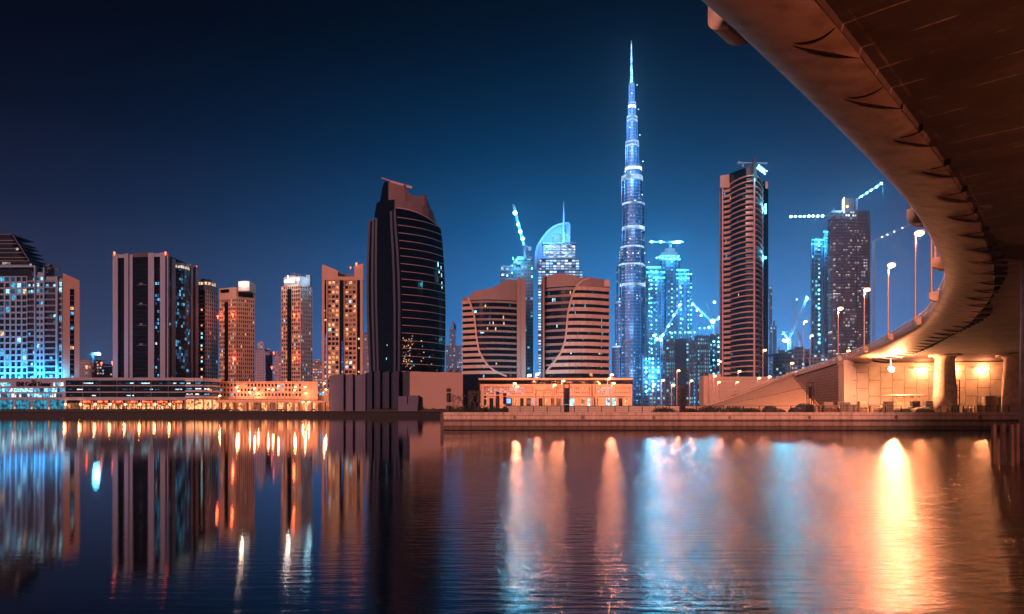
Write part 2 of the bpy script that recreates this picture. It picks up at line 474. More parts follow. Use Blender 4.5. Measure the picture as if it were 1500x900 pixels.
lime = mth(t, 'MULTIPLY', mth(t, 'MAXIMUM', sm, mth(t, 'MULTIPLY', pt, .55)), mth(t, 'MULTIPLY', mth(t, 'SUBTRACT', nn.outputs[0], .47), 5, clamp=True), clamp=True)
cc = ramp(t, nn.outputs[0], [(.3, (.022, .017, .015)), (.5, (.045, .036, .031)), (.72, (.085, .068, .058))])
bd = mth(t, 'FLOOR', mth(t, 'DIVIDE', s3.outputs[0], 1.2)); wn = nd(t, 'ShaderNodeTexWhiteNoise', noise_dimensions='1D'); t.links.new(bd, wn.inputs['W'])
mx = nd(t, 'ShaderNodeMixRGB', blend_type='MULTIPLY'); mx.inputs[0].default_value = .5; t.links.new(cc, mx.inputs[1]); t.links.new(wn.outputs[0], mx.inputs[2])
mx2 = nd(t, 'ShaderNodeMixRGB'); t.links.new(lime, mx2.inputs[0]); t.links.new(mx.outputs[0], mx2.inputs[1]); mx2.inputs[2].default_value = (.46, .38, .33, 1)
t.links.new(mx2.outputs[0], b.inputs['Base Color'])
bpn = nd(t, 'ShaderNodeBump'); bpn.inputs['Strength'].default_value = .6; bpn.inputs['Distance'].default_value = .06; t.links.new(nn.outputs[0], bpn.inputs['Height']); t.links.new(bpn.outputs[0], b.inputs['Normal'])
M_soff = m

raw = [(-62, -46, 0, 2.7), (-40, -25.5, 0, 2.7), (-22, -8.5, 0, 2.7), (-8, 5, 0, 2.7), (0.4, 13.2, 0, 2.65), (5.3, 18.2, 0, 2.6), (6.9, 19.9, 0, 2.6), (10.1, 23.4, 0, 2.6), (15.2, 29.1, 0, 2.65), (20.9, 35.8, 0, 2.7), (26.6, 43.2, 0, 2.85), (32.7, 51.7, 0, 3.1),
       (38.3, 60.6, 0, 3.5), (45.0, 73, 0, 3.9), (50.6, 84.5, 0, 4.3), (57.3, 102.6, 0, 5.2), (64.0, 122, 0, 6.2), (69.2, 141, 0, 6.6), (73.3, 160, -.4, 6.6), (76.8, 185, -1.2, 6.6), (80, 215, -2.6, 6.6), (84, 260, -4.6, 6.6), (90, 330, -7.2, 6.6)]
def cat(pts, s):
    n = len(pts); i = min(int(s), n - 2); f = s - i
    p0, p1, p2, p3 = pts[max(i - 1, 0)], pts[i], pts[i + 1], pts[min(i + 2, n - 1)]
    return tuple(.5 * ((2 * b_) + (-a_ + c_) * f + (2 * a_ - 5 * b_ + 4 * c_ - d_) * f * f + (-a_ + 3 * b_ - 3 * c_ + d_) * f ** 3) for a_, b_, c_, d_ in zip(p0, p1, p2, p3))
dense = [cat(raw, i / 400) for i in range(400 * (len(raw) - 1) + 1)]
# resample by arc length
ST = []; acc = 0; DS = .2; nxt = 0
for i in range(len(dense)):
    if i: acc += math.hypot(dense[i][0] - dense[i - 1][0], dense[i][1] - dense[i - 1][1])
    if acc >= nxt:
        ST.append((acc,) + dense[i]); nxt = acc + DS
def frame(i):
    a = ST[max(i - 1, 0)]; c = ST[min(i + 1, len(ST) - 1)]
    tx, ty = c[1] - a[1], c[2] - a[2]; l = math.hypot(tx, ty); tx /= l; ty /= l
    return ST[i], Vector((tx, ty)), Vector((ty, -tx))   # inward = right of travel
def at_y(y):
    return min(range(len(ST)), key=lambda i: abs(ST[i][2] - y) + (100 if ST[i][1] < -80 else 0))
i_end = at_y(143)
def sweep(prof, i0, i1, step=1, uvmode=None, close=False):
    """prof(i) -> list of (offset inward, z)"""
    mb = MB(); mb.uv = []; rows = 0; k = None
    for i in list(range(i0, i1, step)) + [i1]:
        s, tg, nr = frame(i); pr = prof(i, s); k = len(pr)
        for (of, z) in pr:
            mb.v.append((s[1] + nr.x * of, s[2] + nr.y * of, z + s[3])); mb.uv.append((s[0], of))
        rows += 1
    kk = k if close else k - 1
    for r in range(rows - 1):
        for j in range(kk):
            j2 = (j + 1) % k
            mb.f.append((r * k + j, (r + 1) * k + j, (r + 1) * k + j2, r * k + j2)); mb.m.append(0)
    if close:
        mb.f.append(tuple(range(k))); mb.m.append(0); mb.f.append(tuple((rows - 1) * k + j for j in range(k - 1, -1, -1))); mb.m.append(0)
    return mb
br = thing('bridge', 'concrete road bridge sweeping overhead from the right, curving down to its lit abutment', 'bridge', (69, 130, 0))
PER = 4.4; RO = 0.0
def ribz(s, v):
    """scale-like ribs: a ramp that drops at each rib line; the line leans back towards the outer edge"""
    ph = ((s + RO + (1 - v) * 5.0) / PER) % 1.0
    mask = max(0.0, min(1.0, (v - .58) / .2))
    a = .035 * (1 - ph) ** 1.5 if ph > .04 else .035 * ph / .04
    return a * mask
NW = 22
def wing(i, s):
    w = s[4]; out = []
    for j in range(NW + 1):
        v = j / NW; th = v * math.pi / 2
        of = w * (1 - math.cos(th)) ** .9; z = 14.15 - .85 * math.sin(th) ** .9
        out.append((of, z - ribz(s[0], v)))
    return out
i_far = at_y(262)
def wpt(sv, v, dz=.085):
    i = max(1, min(len(ST) - 2, int(sv / DS))); s, tg, nr = frame(i); th = v * math.pi / 2
    of = s[4] * (1 - math.cos(th)) ** .9; z = 14.15 - .85 * math.sin(th) ** .9 - ribz(s[0], v) - dz
    e = sv - s[0]
    return Vector((s[1] + nr.x * of + tg.x * e, s[2] + nr.y * of + tg.y * e, z + s[3]))
M_joint_shade = stone('dark rib joint shade', (.008, .006, .006), rough=.9)  # dark strips draw the groove shade along each rib joint
def ribs():
    k = 0; tot = ST[i_end][0]
    while True:
        s0 = k * PER - RO; k += 1
        if s0 < 40: continue
        if s0 > tot - 3: break
        m_ = MB(); n = 10
        for (sa, sb, v0, wd, cv) in ((s0 - 2.0, s0, .50, .22, 0), (s0 - 2.0, s0 - 2.4, .50, .09, .5)):
            row = []
            for q in range(n + 1):
                f = q / n; v = v0 + (.93 - v0) * f; sv = sa + (sb - sa) * f + (.0 if not cv else .55 * math.sin(math.pi * f * .8))
                w_ = wd * min(1, f * 2.2 + .12); w_ *= min(1, (1 - f) * 3 + .06); yy_ = ST[min(len(ST) - 1, max(0, int(sv / DS)))][2]; dp = .03 + (.045 + .06 * max(0, min(1, (yy_ - 30) / 40))) * (w_ / .22); row.append((wpt(sv - w_ / 2, v, dp), wpt(sv + w_ / 2, v, dp)))
            for a, c_ in zip(row, row[1:]):
                m_.face([a[0], a[1], c_[1], c_[0]])
                up_ = Vector((0, 0, .25))
                m_.face([a[0] + up_, c_[0] + up_, c_[0], a[0]])
                m_.face([a[1], c_[1], c_[1] + up_, a[1] + up_])
        m_.build('rib_joint_shade', M_joint_shade, br)
sweep(wing, 0, i_end).build('fascia_soffit', M_br, br, smooth=True)
ribs()
sweep(lambda i, s: [(0, 14.15), (-.02, 14.75), (.32, 14.75), (.32, 14.2)], 0, i_far, 4, close=True).build('parapet', M_br, br)
def inner(i, s):
    return [(s[4], 13.30), (s[4] + .04, 13.55), (s[4] + 34, 13.55), (s[4] + 38, 14.2), (s[4] + 38, 14.6), (0.3, 14.6)]
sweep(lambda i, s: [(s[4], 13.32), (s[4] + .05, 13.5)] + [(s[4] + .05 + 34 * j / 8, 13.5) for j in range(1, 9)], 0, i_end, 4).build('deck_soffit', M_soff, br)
sweep(lambda i, s: [(.3, 14.3), (.3, 14.22), (s[4] + 36, 14.22), (s[4] + 36, 14.3)], 0, i_end, 4, close=True).build('road_deck', M_ground, br)
sweep(lambda i, s: [(s[4] + 34.2, 13.4), (s[4] + 34.2, 14.7), (s[4] + 36.5, 14.9), (s[4] + 36.5, 14.2)], 0, i_end, 6, close=True).build('parapet', M_br, br)
# railing
rl = MB(); i0 = at_y(20)
pts = []
for i in range(i0, i_far, 8):
    s, tg, nr = frame(i); p = Vector((s[1] + nr.x * .15, s[2] + nr.y * .15, 14.75 + s[3]))
    pts.append(p)
    rl.bar(p, p + Vector((0, 0, .72)), .13)
for a, b2 in zip(pts, pts[1:]):
    for h, w in ((.72, .14), (.42, .07), (.22, .07)): rl.bar(a + Vector((0, 0, h)), b2 + Vector((0, 0, h)), w)
rl.build('railing', M_rail, br)
# lamp plinths and lamp posts on the parapet
LSOD = (1.0, .26, .115)
M_pole = stone('lamp post steel', (.30, .28, .26), rough=.45, metal=.4)
def street_lamp(x, y, z0, h, label, energy, group, arm=1.6, double=False, rz=0.0, col=LSOD, r=.28, gmat=None, w=.11, lightr=.35):
    t_ = thing('street_lamp', label, 'street lamp', (x, y, z0), group)
    mb = MB(); mb.lathe((x, y, z0), [(w * 1.9, 0), (w * 1.9, .35), (w * 1.25, .45), (w, h * .5), (w * .6, h)], 8); mb.build('pole', M_pole, t_)
    mb = MB(); ends = []
    for sg in ((1, -1) if double else (1,)):
        ca, sa = math.cos(rz) * sg, math.sin(rz) * sg
        e = Vector((x + ca * arm, y + sa * arm, z0 + h + arm * .12)); ends.append((e, ca, sa))
        mb.tube([(x, y, z0 + h - .15), (x + ca * arm * .4, y + sa * arm * .4, z0 + h + arm * .10), e], [w * .6, w * .5, w * .45])
    mb.build('arm', M_pole, t_)
    for e, ca, sa in ends:
        hb = MB(); q_ = e + Vector((ca * r * .5, sa * r * .5, 0))
        hb.bar(e - Vector((ca, sa, 0)) * .1, q_ + Vector((ca, sa, 0)) * r * 1.0, r * 1.1, r * .5)
        ho = hb.build('lamp_head', M_pole, t_)
        gb = MB(); gb.ball(q_ + Vector((0, 0, -r * .45)), r, 10, sz=.6)
        go = gb.build('lamp_glass', gmat or L_sod, ho)
        if energy: glow_pt(t_, q_ + Vector((0, 0, -r * 1.05 - lightr * 1.05)), energy / len(ends), col, lightr)
    return t_
lab = {39.5: 'street lamp on the bridge whose head hides behind the upper curve of the fascia',
       52: 'street lamp whose plinth shows beside the narrowest gap of the bridge curve',
       67: 'street lamp whose post shows just left of the bridge curve, head hidden by the fascia',
       84.5: 'tallest street lamp in view on the bridge, its head touching the fascia',
       103: 'second tallest street lamp on the bridge, left of the one touching the fascia',
       124: 'street lamp on the bridge ramp just right of the dark lit-window tower',
       146: 'street lamp on the bridge ramp standing in front of the dark lit-window tower'}
for y in (19.6, 39.5, 52, 67, 84.5, 103, 124, 146):
    s, tg, nr = frame(at_y(y)); c = Vector((s[1], s[2])) - nr * .28
    pl = MB(); ang = math.atan2(tg.y, tg.x)
    def loc2(a, o_): return (c.x + tg.x * a - nr.x * o_, c.y + tg.y * a - nr.y * o_)
    for k in range(8):   # rounded underside
        z0, z1 = 13.75 + (1 - math.cos(k / 8 * math.pi / 2)) * .5, 15.0
    prof = [(-.28, 15.0), (.5, 15.0), (.5, 14.5)] + [(.5 - .78 * (1 - math.cos(a)), 14.5 - .4 * math.sin(a)) for a in [math.pi / 2 * k / 6 for k in range(1, 7)]]
    k = len(prof); n0 = len(pl.v)
    for a in (-.55, .55):
        for (o_, z) in prof: pl.v.append((*loc2(a, o_), z + s[3]))
    pl.f.append(tuple(range(n0, n0 + k))); pl.f.append(tuple(range(n0 + 2 * k - 1, n0 + k - 1, -1))); pl.m += [0, 0]
    for j in range(k):
        j2 = (j + 1) % k; pl.f.append((n0 + j, n0 + k + j, n0 + k + j2, n0 + j2)); pl.m.append(0)
    pl.build('lamp_plinth', M_br, br)
    if y > 30:
        street_lamp(c.x - nr.x * .3, c.y - nr.y * .3, 15.0 + s[3], 10.6, lab[y], 8000, 'street lamps along the bridge parapet', arm=.15, rz=math.atan2(nr.y, nr.x), r=.55, w=.095)
# abutment wall under the deck, interlocking panels
m, t, o = newmat('abutment panel wall')
b = nd(t, 'ShaderNodeBsdfPrincipled'); t.links.new(b.outputs[0], o.inputs[0]); b.inputs['Roughness'].default_value = .8
g = nd(t, 'ShaderNodeNewGeometry'); s3 = nd(t, 'ShaderNodeSeparateXYZ'); t.links.new(g.outputs['Position'], s3.inputs[0])
nn = nd(t, 'ShaderNodeTexNoise'); nn.inputs['Scale'].default_value = .5; nn.inputs['Detail'].default_value = 5; t.links.new(g.outputs['Position'], nn.inputs['Vector'])
def panel(uu, zz, cw, chh, jw):
    row = mth(t, 'FLOOR', mth(t, 'DIVIDE', uu, cw)); half = mth(t, 'FRACT', mth(t, 'MULTIPLY', row, .5))
    fz = mth(t, 'FRACT', mth(t, 'ADD', mth(t, 'DIVIDE', zz, chh), half))
    fz2 = mth(t, 'FRACT', mth(t, 'DIVIDE', zz, chh))
    zig = mth(t, 'MULTIPLY', mth(t, 'SUBTRACT', mth(t, 'PINGPONG', mth(t, 'DIVIDE', zz, chh), .5), .25), .16)
    fu = mth(t, 'FRACT', mth(t, 'ADD', mth(t, 'DIVIDE', uu, cw), zig))
    a = mth(t, 'LESS_THAN', fz, jw / chh); c_ = mth(t, 'LESS_THAN', fu, jw / cw)
    return mth(t, 'MAXIMUM', a, c_)
jt = panel(s3.outputs[0], mth(t, 'SUBTRACT', s3.outputs[2], 3.1), 2.3, 3.3, .10)
mx = nd(t, 'ShaderNodeMixRGB'); t.links.new(jt, mx.inputs[0])
t.links.new(ramp(t, nn.outputs[0], [(.3, (.36, .31, .25)), (.7, (.52, .46, .38))]), mx.inputs[1]); mx.inputs[2].default_value = (.10, .07, .05, 1)
t.links.new(mx.outputs[0], b.inputs['Base Color'])
M_panel = m
A, B = Vector((69.3, 141.5)), Vector((112, 136))
MB().slab(A, B, -1, 0, GZ, 13.2).build('abutment_wall', M_panel, br)
MB().slab(A, B, -1, .35, 12.55, 13.3).build('wall_capping', M_br2, br)
# side wall below the ramp (brick-like facing) and its end column
m, t, o = newmat('ramp side facing')
b = nd(t, 'ShaderNodeBsdfPrincipled'); t.links.new(b.outputs[0], o.inputs[0]); b.inputs['Roughness'].default_value = .85
g = nd(t, 'ShaderNodeNewGeometry'); s3 = nd(t, 'ShaderNodeSeparateXYZ'); t.links.new(g.outputs['Position'], s3.inputs[0])
cx = nd(t, 'ShaderNodeCombineXYZ'); t.links.new(s3.outputs[1], cx.inputs[0]); t.links.new(s3.outputs[2], cx.inputs[1])
bk = nd(t, 'ShaderNodeTexBrick'); t.links.new(cx.outputs[0], bk.inputs[0]); bk.inputs['Scale'].default_value = .38; bk.inputs['Mortar Size'].default_value = .02
bk.inputs['Color1'].default_value = (.34, .26, .21, 1); bk.inputs['Color2'].default_value = (.27, .20, .16, 1); bk.inputs['Mortar'].default_value = (.13, .09, .07, 1)
t.links.new(bk.outputs[0], b.inputs['Base Color'])
M_sidew = m
i_a, i_b = at_y(142), at_y(262)
mb = MB(); row = []
for i in list(range(i_a, i_b, 8)):
    s, tg, nr = frame(i); row.append((s[1] + nr.x * .5, s[2] + nr.y * .5, 14.2 + s[3]))
for a, c_ in zip(row, row[1:]): mb.face([(a[0], a[1], GZ), (c_[0], c_[1], GZ), c_, a]); 
for a, c_ in zip(row, row[1:]): mb.face([(a[0] + 1, a[1], GZ), (a[0] + 1, a[1], a[2]), (c_[0] + 1, c_[1], c_[2]), (c_[0] + 1, c_[1], GZ)])
mb.build('ramp_side_wall', M_sidew, br)
mb = MB(); mb.box(68.2, 70.0, 140.2, 142.6, GZ, 13.9); mb.box(68.0, 70.2, 140.0, 142.8, 13.0, 13.5); mb.build('end_column', M_br2, br)
sweep(lambda i, s: [(.3, 14.22), (s[4] + 36, 14.22), (s[4] + 36, 13.9), (.5, 13.9)], i_end - 4, i_far, 8, close=True).build('ramp_road', M_ground, br)
# piers: flared columns
def pier(x, y, z0, z1, r, name='pier'):
    mb = MB(); h = z1 - z0
    mb.lathe((x, y, z0), [(r * 1.12, 0), (r * 1.05, h * .3), (r * .96, h * .65), (r * .88, h * .93), (r * 1.0, h * .955), (r * 1.25, h)], 28)
    mb.build(name, M_br, br, smooth=True)
    MB().lathe((x, y, z1 - .3), [(r * 1.5, 0), (r * 1.5, .35)], 20).build('pier_cap', M_br, br)
pier(X(1384, 123), 123, GZ, 13.5, 1.75); pier(X(1487, 123), 123, GZ, 13.5, 1.95)
pier(X(1585, 123), 123, GZ, 13.5, 1.95)
MB().lathe((35.15, 45.4, -2), [(1.2, 0), (1.12, 8), (1.05, 15.5)], 28).build('pier', M_br, br, smooth=True)
# lamp hung below the deck, strong and paler than the rest
def deck_lamp(px, py, d, label, en, r=.45, col=(1, .35, .14)):
    p = Vector((X(px, d), d, Z(py, d)))
    t_ = thing('under_deck_lamp', label, 'flood lamp', (p.x, p.y, 13.5))
    mb = MB(); mb.bar((p.x, p.y + .1, 13.5), (p.x, p.y + .1, p.z), .12); mb.build('hanger', M_pole, t_)
    mb = MB(); mb.box(p.x - r * 1.2, p.x + r * 1.2, p.y - .1, p.y + .5, p.z - .1, p.z + r * .9); mb.build('housing', M_pole, t_)
    mb = MB(); mb.ball((p.x, p.y - .25, p.z - .1), r, 12); mb.build('lamp_glass', L_flw, t_)
    glow_pt(t_, (p.x, p.y - r - .9, p.z - .3), en, col, .4)
L_flw = lit('warm white flood glass', (1, .86, .55), 40, lo=1, hi=1)
deck_lamp(1305, 541, 127, 'very bright pale flood lamp hanging under the bridge in front of the panelled wall', 30000)
for p, en, lb in ((Vector((27, 20, 12.5)), 3200, 'added orange lamp hung below the deck, unseen outside the frame, nearest the viewer'), (Vector((62, 60, 9.5)), 9500, 'added orange lamp on a long hanger, unseen beyond the right edge of frame')):
    t_ = thing('under_deck_lamp', lb, 'flood lamp', (p.x, p.y, 13.5))  # unseen lamps added to brighten the pier, piles and curved fascia
    MB().bar((p.x, p.y, 13.5), (p.x, p.y, p.z), .1).build('hanger', M_pole, t_)
    MB().box(p.x - .4, p.x + .4, p.y - .25, p.y + .25, p.z - .05, p.z + .25).build('housing', M_pole, t_)
    MB().ball((p.x, p.y, p.z - .15), .22, 10).build('lamp_glass', L_sod, t_)
    glow_pt(t_, (p.x, p.y, p.z - .75), en, (1, .26, .12), .3)
for k, x in enumerate((83.5, 89.5, 95)):
    p = (x, 139.4 - k * .7, 12.1)
    t_ = thing('wall_light', ['slim light strip below the deck left of the first pier', 'slim light strip below the deck between the two piers', 'slim light strip below the deck behind the right pier'][k], 'light strip', p)
    MB().box(p[0] - 1.4, p[0] + 1.4, p[1] - .12, p[1] + .12, p[2] - .06, p[2] + .06).build('light_tube', L_sod, t_)
    MB().box(p[0] - 1.5, p[0] + 1.5, p[1] + .14, p[1] + .3, p[2] - .1, p[2] + .14).build('mounting_rail', M_pole, t_)
    glow_pt(t_, (p[0], p[1] - .6, p[2] - .4), 2200, (1, .30, .12), .3)
# timber-dolphin like concrete piles by the near pier
M_pile = stone('pile concrete', (.30, .25, .22), var=.4, scale=.8, bump=.5)
for k, (px, w, yb, top, lb) in enumerate(((1456, 9, 680, 622, 'square concrete pile in the water, leftmost of the group by the bridge pier'), (1469.5, 10, 681, 622, 'square concrete pile in the water, second from the left beside the bridge pier'),
                                    (1482, 8, 683, 622, 'paler narrow square pile standing just left of the near bridge pier'), (1490, 8, 679, 621, 'darker square pile half hidden by the near bridge pier'))):
    d = 3300 / (yb - HZ); x = X(px, d); h = w / 1000 * d / 2 * .5
    mb = MB(); mb.prism([(x - h, d - h), (x + h, d - h), (x + h, d + h), (x - h, d + h)], -2, Z(top, d))
    mb.prism([(x - h * 1.15, d - h * 1.15), (x + h * 1.15, d - h * 1.15), (x + h * 1.15, d + h * 1.15), (x - h * 1.15, d + h * 1.15)], -2, .95)
    tag(mb.build('mooring_pile', M_pile, None, loc=(x, d, 0)), lb, 'pile', 'square piles beside the near pier')
# berm
M_sand = stone('paved berm slope', (.56, .44, .32), rough=.9, var=.18, scale=.3, streak=False)
mb = MB(); N = 40
apex = Vector((X(1161, 176), 176, Z(549, 176)))
left = Vector((X(1000, 150), 150, GZ + .1))
def ridge(f):
    p = left.lerp(apex, f); z = GZ + (apex.z - GZ) * (f ** 1.15 if f < 1 else 1)
    return Vector((p.x, p.y, z))
rows = []
for k in range(N + 1):
    f = k / N; r_ = ridge(f)
    foot = Vector((X(1000 + 205 * f, 134), 134, GZ + .02)); row = []
    for j in range(13):
        v = j / 12; q_ = r_.lerp(foot, v); zz = r_.z + (GZ - r_.z) * (v ** .9); zz += .35 * math.sin(v * math.pi) * f
        row.append((q_.x, q_.y, zz))
    rows.append(row)
mb.v = [p for r_ in rows for p in r_]
for k in range(N):
    for j in range(12): a = k * 13 + j; mb.f.append((a, a + 1, a + 14, a + 13)); mb.m.append(0)
# right flank down from the apex and back side
n0 = len(mb.v); fl = [rows[-1][j] for j in range(13)]
e = Vector((76.5, 182, GZ)); 
mb.v += [(75.8, 182, 3.1), (left.x, left.y + 8, GZ), (X(1161, 190), 190, GZ)]
for j in range(12): mb.f.append((N * 13 + j, N * 13 + j + 1, n0)); mb.m.append(0)
for k in range(N): mb.f.append((k * 13, (k + 1) * 13, n0 + 2)); mb.m.append(0)
bm = tag(mb.build('embankment', M_sand, None, smooth=True, loc=(X(1100, 150), 150, GZ)), 'pale paved earth berm sloping up to the foot of the bridge ramp', 'embankment')
kb = MB()
for k in range(N): kb.bar(ridge(k / N) + Vector((0, 0, .12)), ridge((k + 1) / N) + Vector((0, 0, .12)), .5, .35)
kb.build('ridge_kerb', M_br2, bm)
kb = MB(); pr = [Vector(rows[k][5 if k < 30 else 5]) for k in range(6, N + 1)]
for a, b2 in zip(pr, pr[1:]): kb.bar(a + Vector((0, -.03, .04)), b2 + Vector((0, -.03, .04)), .7, .12)
kb.build('slope_band', M_sidew, bm)
kb = MB(); a = Vector(rows[-1][0])
for j in range(12): kb.bar(Vector(rows[-1][j]) + Vector((.1, 0, .1)), Vector(rows[-1][j + 1]) + Vector((.1, 0, .1)), .35, .3)
kb.build('end_kerb', M_sidew, bm)

# near bank behind the viewpoint with two unseen lamps added to light the bridge
struct(MB().box(-60, 90, -60, -4, -2, 1.1).build('near_bank', M_pave))
street_lamp(13, -9, 1.1, 5.0, 'added unseen lamp on the near bank under the bridge, right one', 26000, 'added lamps of the near bank', arm=.4, r=.3, col=(1, .22, .10))
street_lamp(-6, -8, 1.1, 5.0, 'added unseen lamp on the near bank, left one', 5000, 'added lamps of the near bank', arm=.4, r=.3, col=(1, .26, .12))
# ---------------------------------------------------------------- buildings of the left bank
C_lilac = stone('lilac grey render', (.27, .31, .42), var=.14, scale=.05)
C_beige = stone('beige render', (.46, .36, .29), var=.16, scale=.05)
C_beigeD = stone('brown render', (.30, .22, .18), var=.18, scale=.05)
C_white = stone('pale cladding', (.42, .44, .50), var=.10, scale=.05)
C_grey = stone('grey cladding', (.16, .18, .24), var=.18, scale=.05)
C_dark = stone('dark cladding', (.055, .052, .06), var=.25, scale=.05, rough=.5)
C_pod = stone('podium plaster', (.50, .38, .28), var=.18, scale=.1)
L_shop = lit('shop window red glow', (1, .16, .06), 1.7, scale=.5, lo=.05, hi=2.0)
L_shopw = lit('shop window warm glow', (1, .34, .13), 1.8, scale=.6, lo=.1, hi=1.8)
L_lobby = lit('lobby glass cyan', (.05, .32, .50), .75, scale=.35, lo=.1, hi=1.8)

def root_b(name, label, cat, px, d, group=None):
    return thing(name, label, cat, (X(px, d), d, GZ), group)
TW = 'city buildings across the water'
# --- tower with the cyan grid (left edge)
t_ = root_b('apartment_tower', 'blue lit apartment tower with square window grid and blank pink end wall, left edge', 'tower', 50, 540)
d0 = 540
A, B = P(-42, d0), P(92, d0)
body = MB(); yt = 392
body.prism([P(-42, d0), P(92, d0), P(92, d0 + 45), P(-42, d0 + 45)], GZ, Z(404, d0))
body.build('body', G_dark, t_)
fr = MB(); pn = []
zb, z1 = Z(556, d0), Z(405, d0)
fac(fr, pn, P(-42, d0), P(41, d0), zb, z1, 10, 17, pw=.26, ph=.28, t=.9)
zc = Z(392, d0)
fr.slab(P(-42, d0), P(53.5, d0), -6, 1.2, Z(392, d0), Z(389.5, d0))
fr.slab(P(51.5, d0), P(53.5, d0), -1, 1.4, zb, Z(391, d0))
fr.slab(P(53.5, d0), P(65, d0), -8, -.2, Z(404, d0), Z(399, d0))
fr.slab(P(64.5, d0), P(66.5, d0), -1, 1.4, zb, Z(392, d0))
fr.slab(P(66.5, d0), P(83, d0), -8, .2, Z(412, d0), Z(405.5, d0))
fr.slab(P(83, d0), P(86, d0), -1, 1.5, zb, Z(405.5, d0))
fr.slab(P(86, d0), P(92, d0), -1, .1, Z(412, d0), Z(408, d0))
pn2 = []
fac(fr, pn2, P(53.5, d0), P(64.5, d0), zb, Z(404, d0), 2, 17, pw=.3, ph=.45, t=.7)
fac(fr, pn2, P(86, d0), P(91.5, d0), zb, Z(412, d0), 1, 17, pw=.3, ph=.3, t=.3)
fr.build('facade', stone('blue grey render', (.22, .32, .42), var=.14, scale=.05), t_)
bl = []
for j in range(17):
    z = zb + (z1 - zb) * j / 17
    for a, c_ in ((41.5, 51.5), (66.7, 82.8)):
        m_ = MB(); m_.slab(P(a, d0), P(c_, d0), -.1, 1.3, z, z + .35); m_.slab(P(a, d0), P(c_, d0), 1.2, 1.3, z + .36, z + 1.3); m_.build('balcony', C_grey, t_)
        w_ = (X(c_, d0) - X(a, d0)) / 3
        for k in range(3): pn2.append((X(a, d0) + w_ * (k + .5), d0 - .05, z + 2.2, w_ * .8, 2.6, 0, a / 100, j / 17))
put_panes(t_, pn + pn2, mixpick(lambda x, z: .16 if z < .8 else .5, [(L_cyan, 4), (L_cyanb, 3), (L_dim, 5), (L_pale, .8)]), cap=100)
m_ = MB(); m_.prism([P(92, d0 - 1), P(116.5, d0 + 4), P(116.5, d0 + 40), P(92, d0 + 40)], GZ, [Z(400.5, d0), Z(409.5, d0), Z(409.5, d0), Z(400.5, d0)]); 
m_.build('end_wall', stone('pink render', (.50, .34, .29), var=.12, scale=.05), t_)
us = (P(116.5, d0 + 4) - P(92, d0 - 1)); a0 = P(92, d0 - 1)
m_ = MB(); m_.slab(a0 + us * .42, a0 + us * .68, -.2, .06, GZ + 10, Z(423, d0)); m_.build('slot_window', G_black, t_)
for j in range(22):
    z = GZ + 14 + j * 3.9
    if z > Z(427, d0): break
    m_ = MB(); m_.slab(a0 + us * .43, a0 + us * .67, .07, .25, z, z + .4); m_.build('slot_ledge', C_grey, t_)
    if R.random() < .3 or j in (16, 17):
        m_ = MB(); m_.slab(a0 + us * .45, a0 + us * .65, .07, .12, z + .6, z + 2.9); m_.build('window', R.choice([L_cyanb, L_pale, L_cyan]), t_)
m_ = MB(); m_.box(X(66, d0), X(70, d0), d0 + 3, d0 + 8, Z(404, d0), Z(388, d0)); m_.build('roof_core', C_grey, t_)
m_ = MB(); m_.bar((X(67, d0), d0 + 2, Z(388, d0)), (X(84, d0), d0 + 2, Z(395, d0)), .5); m_.bar((X(84, d0), d0 + 2, Z(397, d0)), (X(84, d0), d0 + 2, Z(392, d0)), .9); m_.box(X(66, d0), X(72, d0), d0 + 1, d0 + 4, Z(390, d0), Z(387, d0)); m_.build('roof_crane', C_dark, t_)
for px in (-30, -5, 18, 38, 58, 75, 88):   # blue uplights on the podium roof
    flood(t_, (X(px, d0), d0 - 7, Z(553, d0)), 30000, (.03, .50, .95), 1.2, (0, .7, .75), 160, 'facade_uplight')
# --- dark stepped tower behind it
d0 = 640
t_ = root_b('stepped_tower', 'dark stepped tower with sloping crown rising behind the blue lit grid tower', 'tower', 0, d0)
xs = [(-60, 17, 342, 349), (-60, 20, 349, 362), (-60, 28, 362, 374), (-60, 35, 374, 382), (-60, 46, 382, 391), (-60, 48, 391, 560)]
m_ = MB()
for a, c_, y0, y1 in xs: m_.prism([P(a, d0), P(c_ - 1, d0), P(c_ - 1, d0 + 40), P(a, d0 + 40)], Z(y1, d0) if y1 < 560 else GZ, Z(y0, d0) - .05)
m_.build('body', G_black, t_)
for a, c_, y in ((-60, 17, 343), (-60, 21, 352), (-60, 25, 357), (-60, 30, 364), (-60, 33, 370), (-60, 38, 377), (-60, 42, 382), (-60, 46, 388)):
    m_ = MB(); m_.slab(P(a, d0), P(c_, d0), -30, .5, Z(y, d0) - .7, Z(y, d0)); m_.build('floor_band', C_grey, t_)
m_ = MB(); m_.prism([P(16, d0 + 1), P(18, d0 + 1), P(18, d0 + 38), P(16, d0 + 38)], Z(362, d0), Z(343, d0)); m_.bar((X(17, d0), d0 + 1, Z(343, d0)), (X(47, d0), d0 + 1, Z(390, d0)), .6); m_.build('sloping_screen', C_grey, t_)
for a, c_, y in ((4, 16, 387), (24, 28, 366), (44, 47, 389)):
    m_ = MB(); m_.slab(P(a, d0), P(c_, d0), .55, .7, Z(y, d0) - .5, Z(y, d0) + 1.5); m_.build('window', lit('pale pink window', (1, .68, .6), .55), t_)

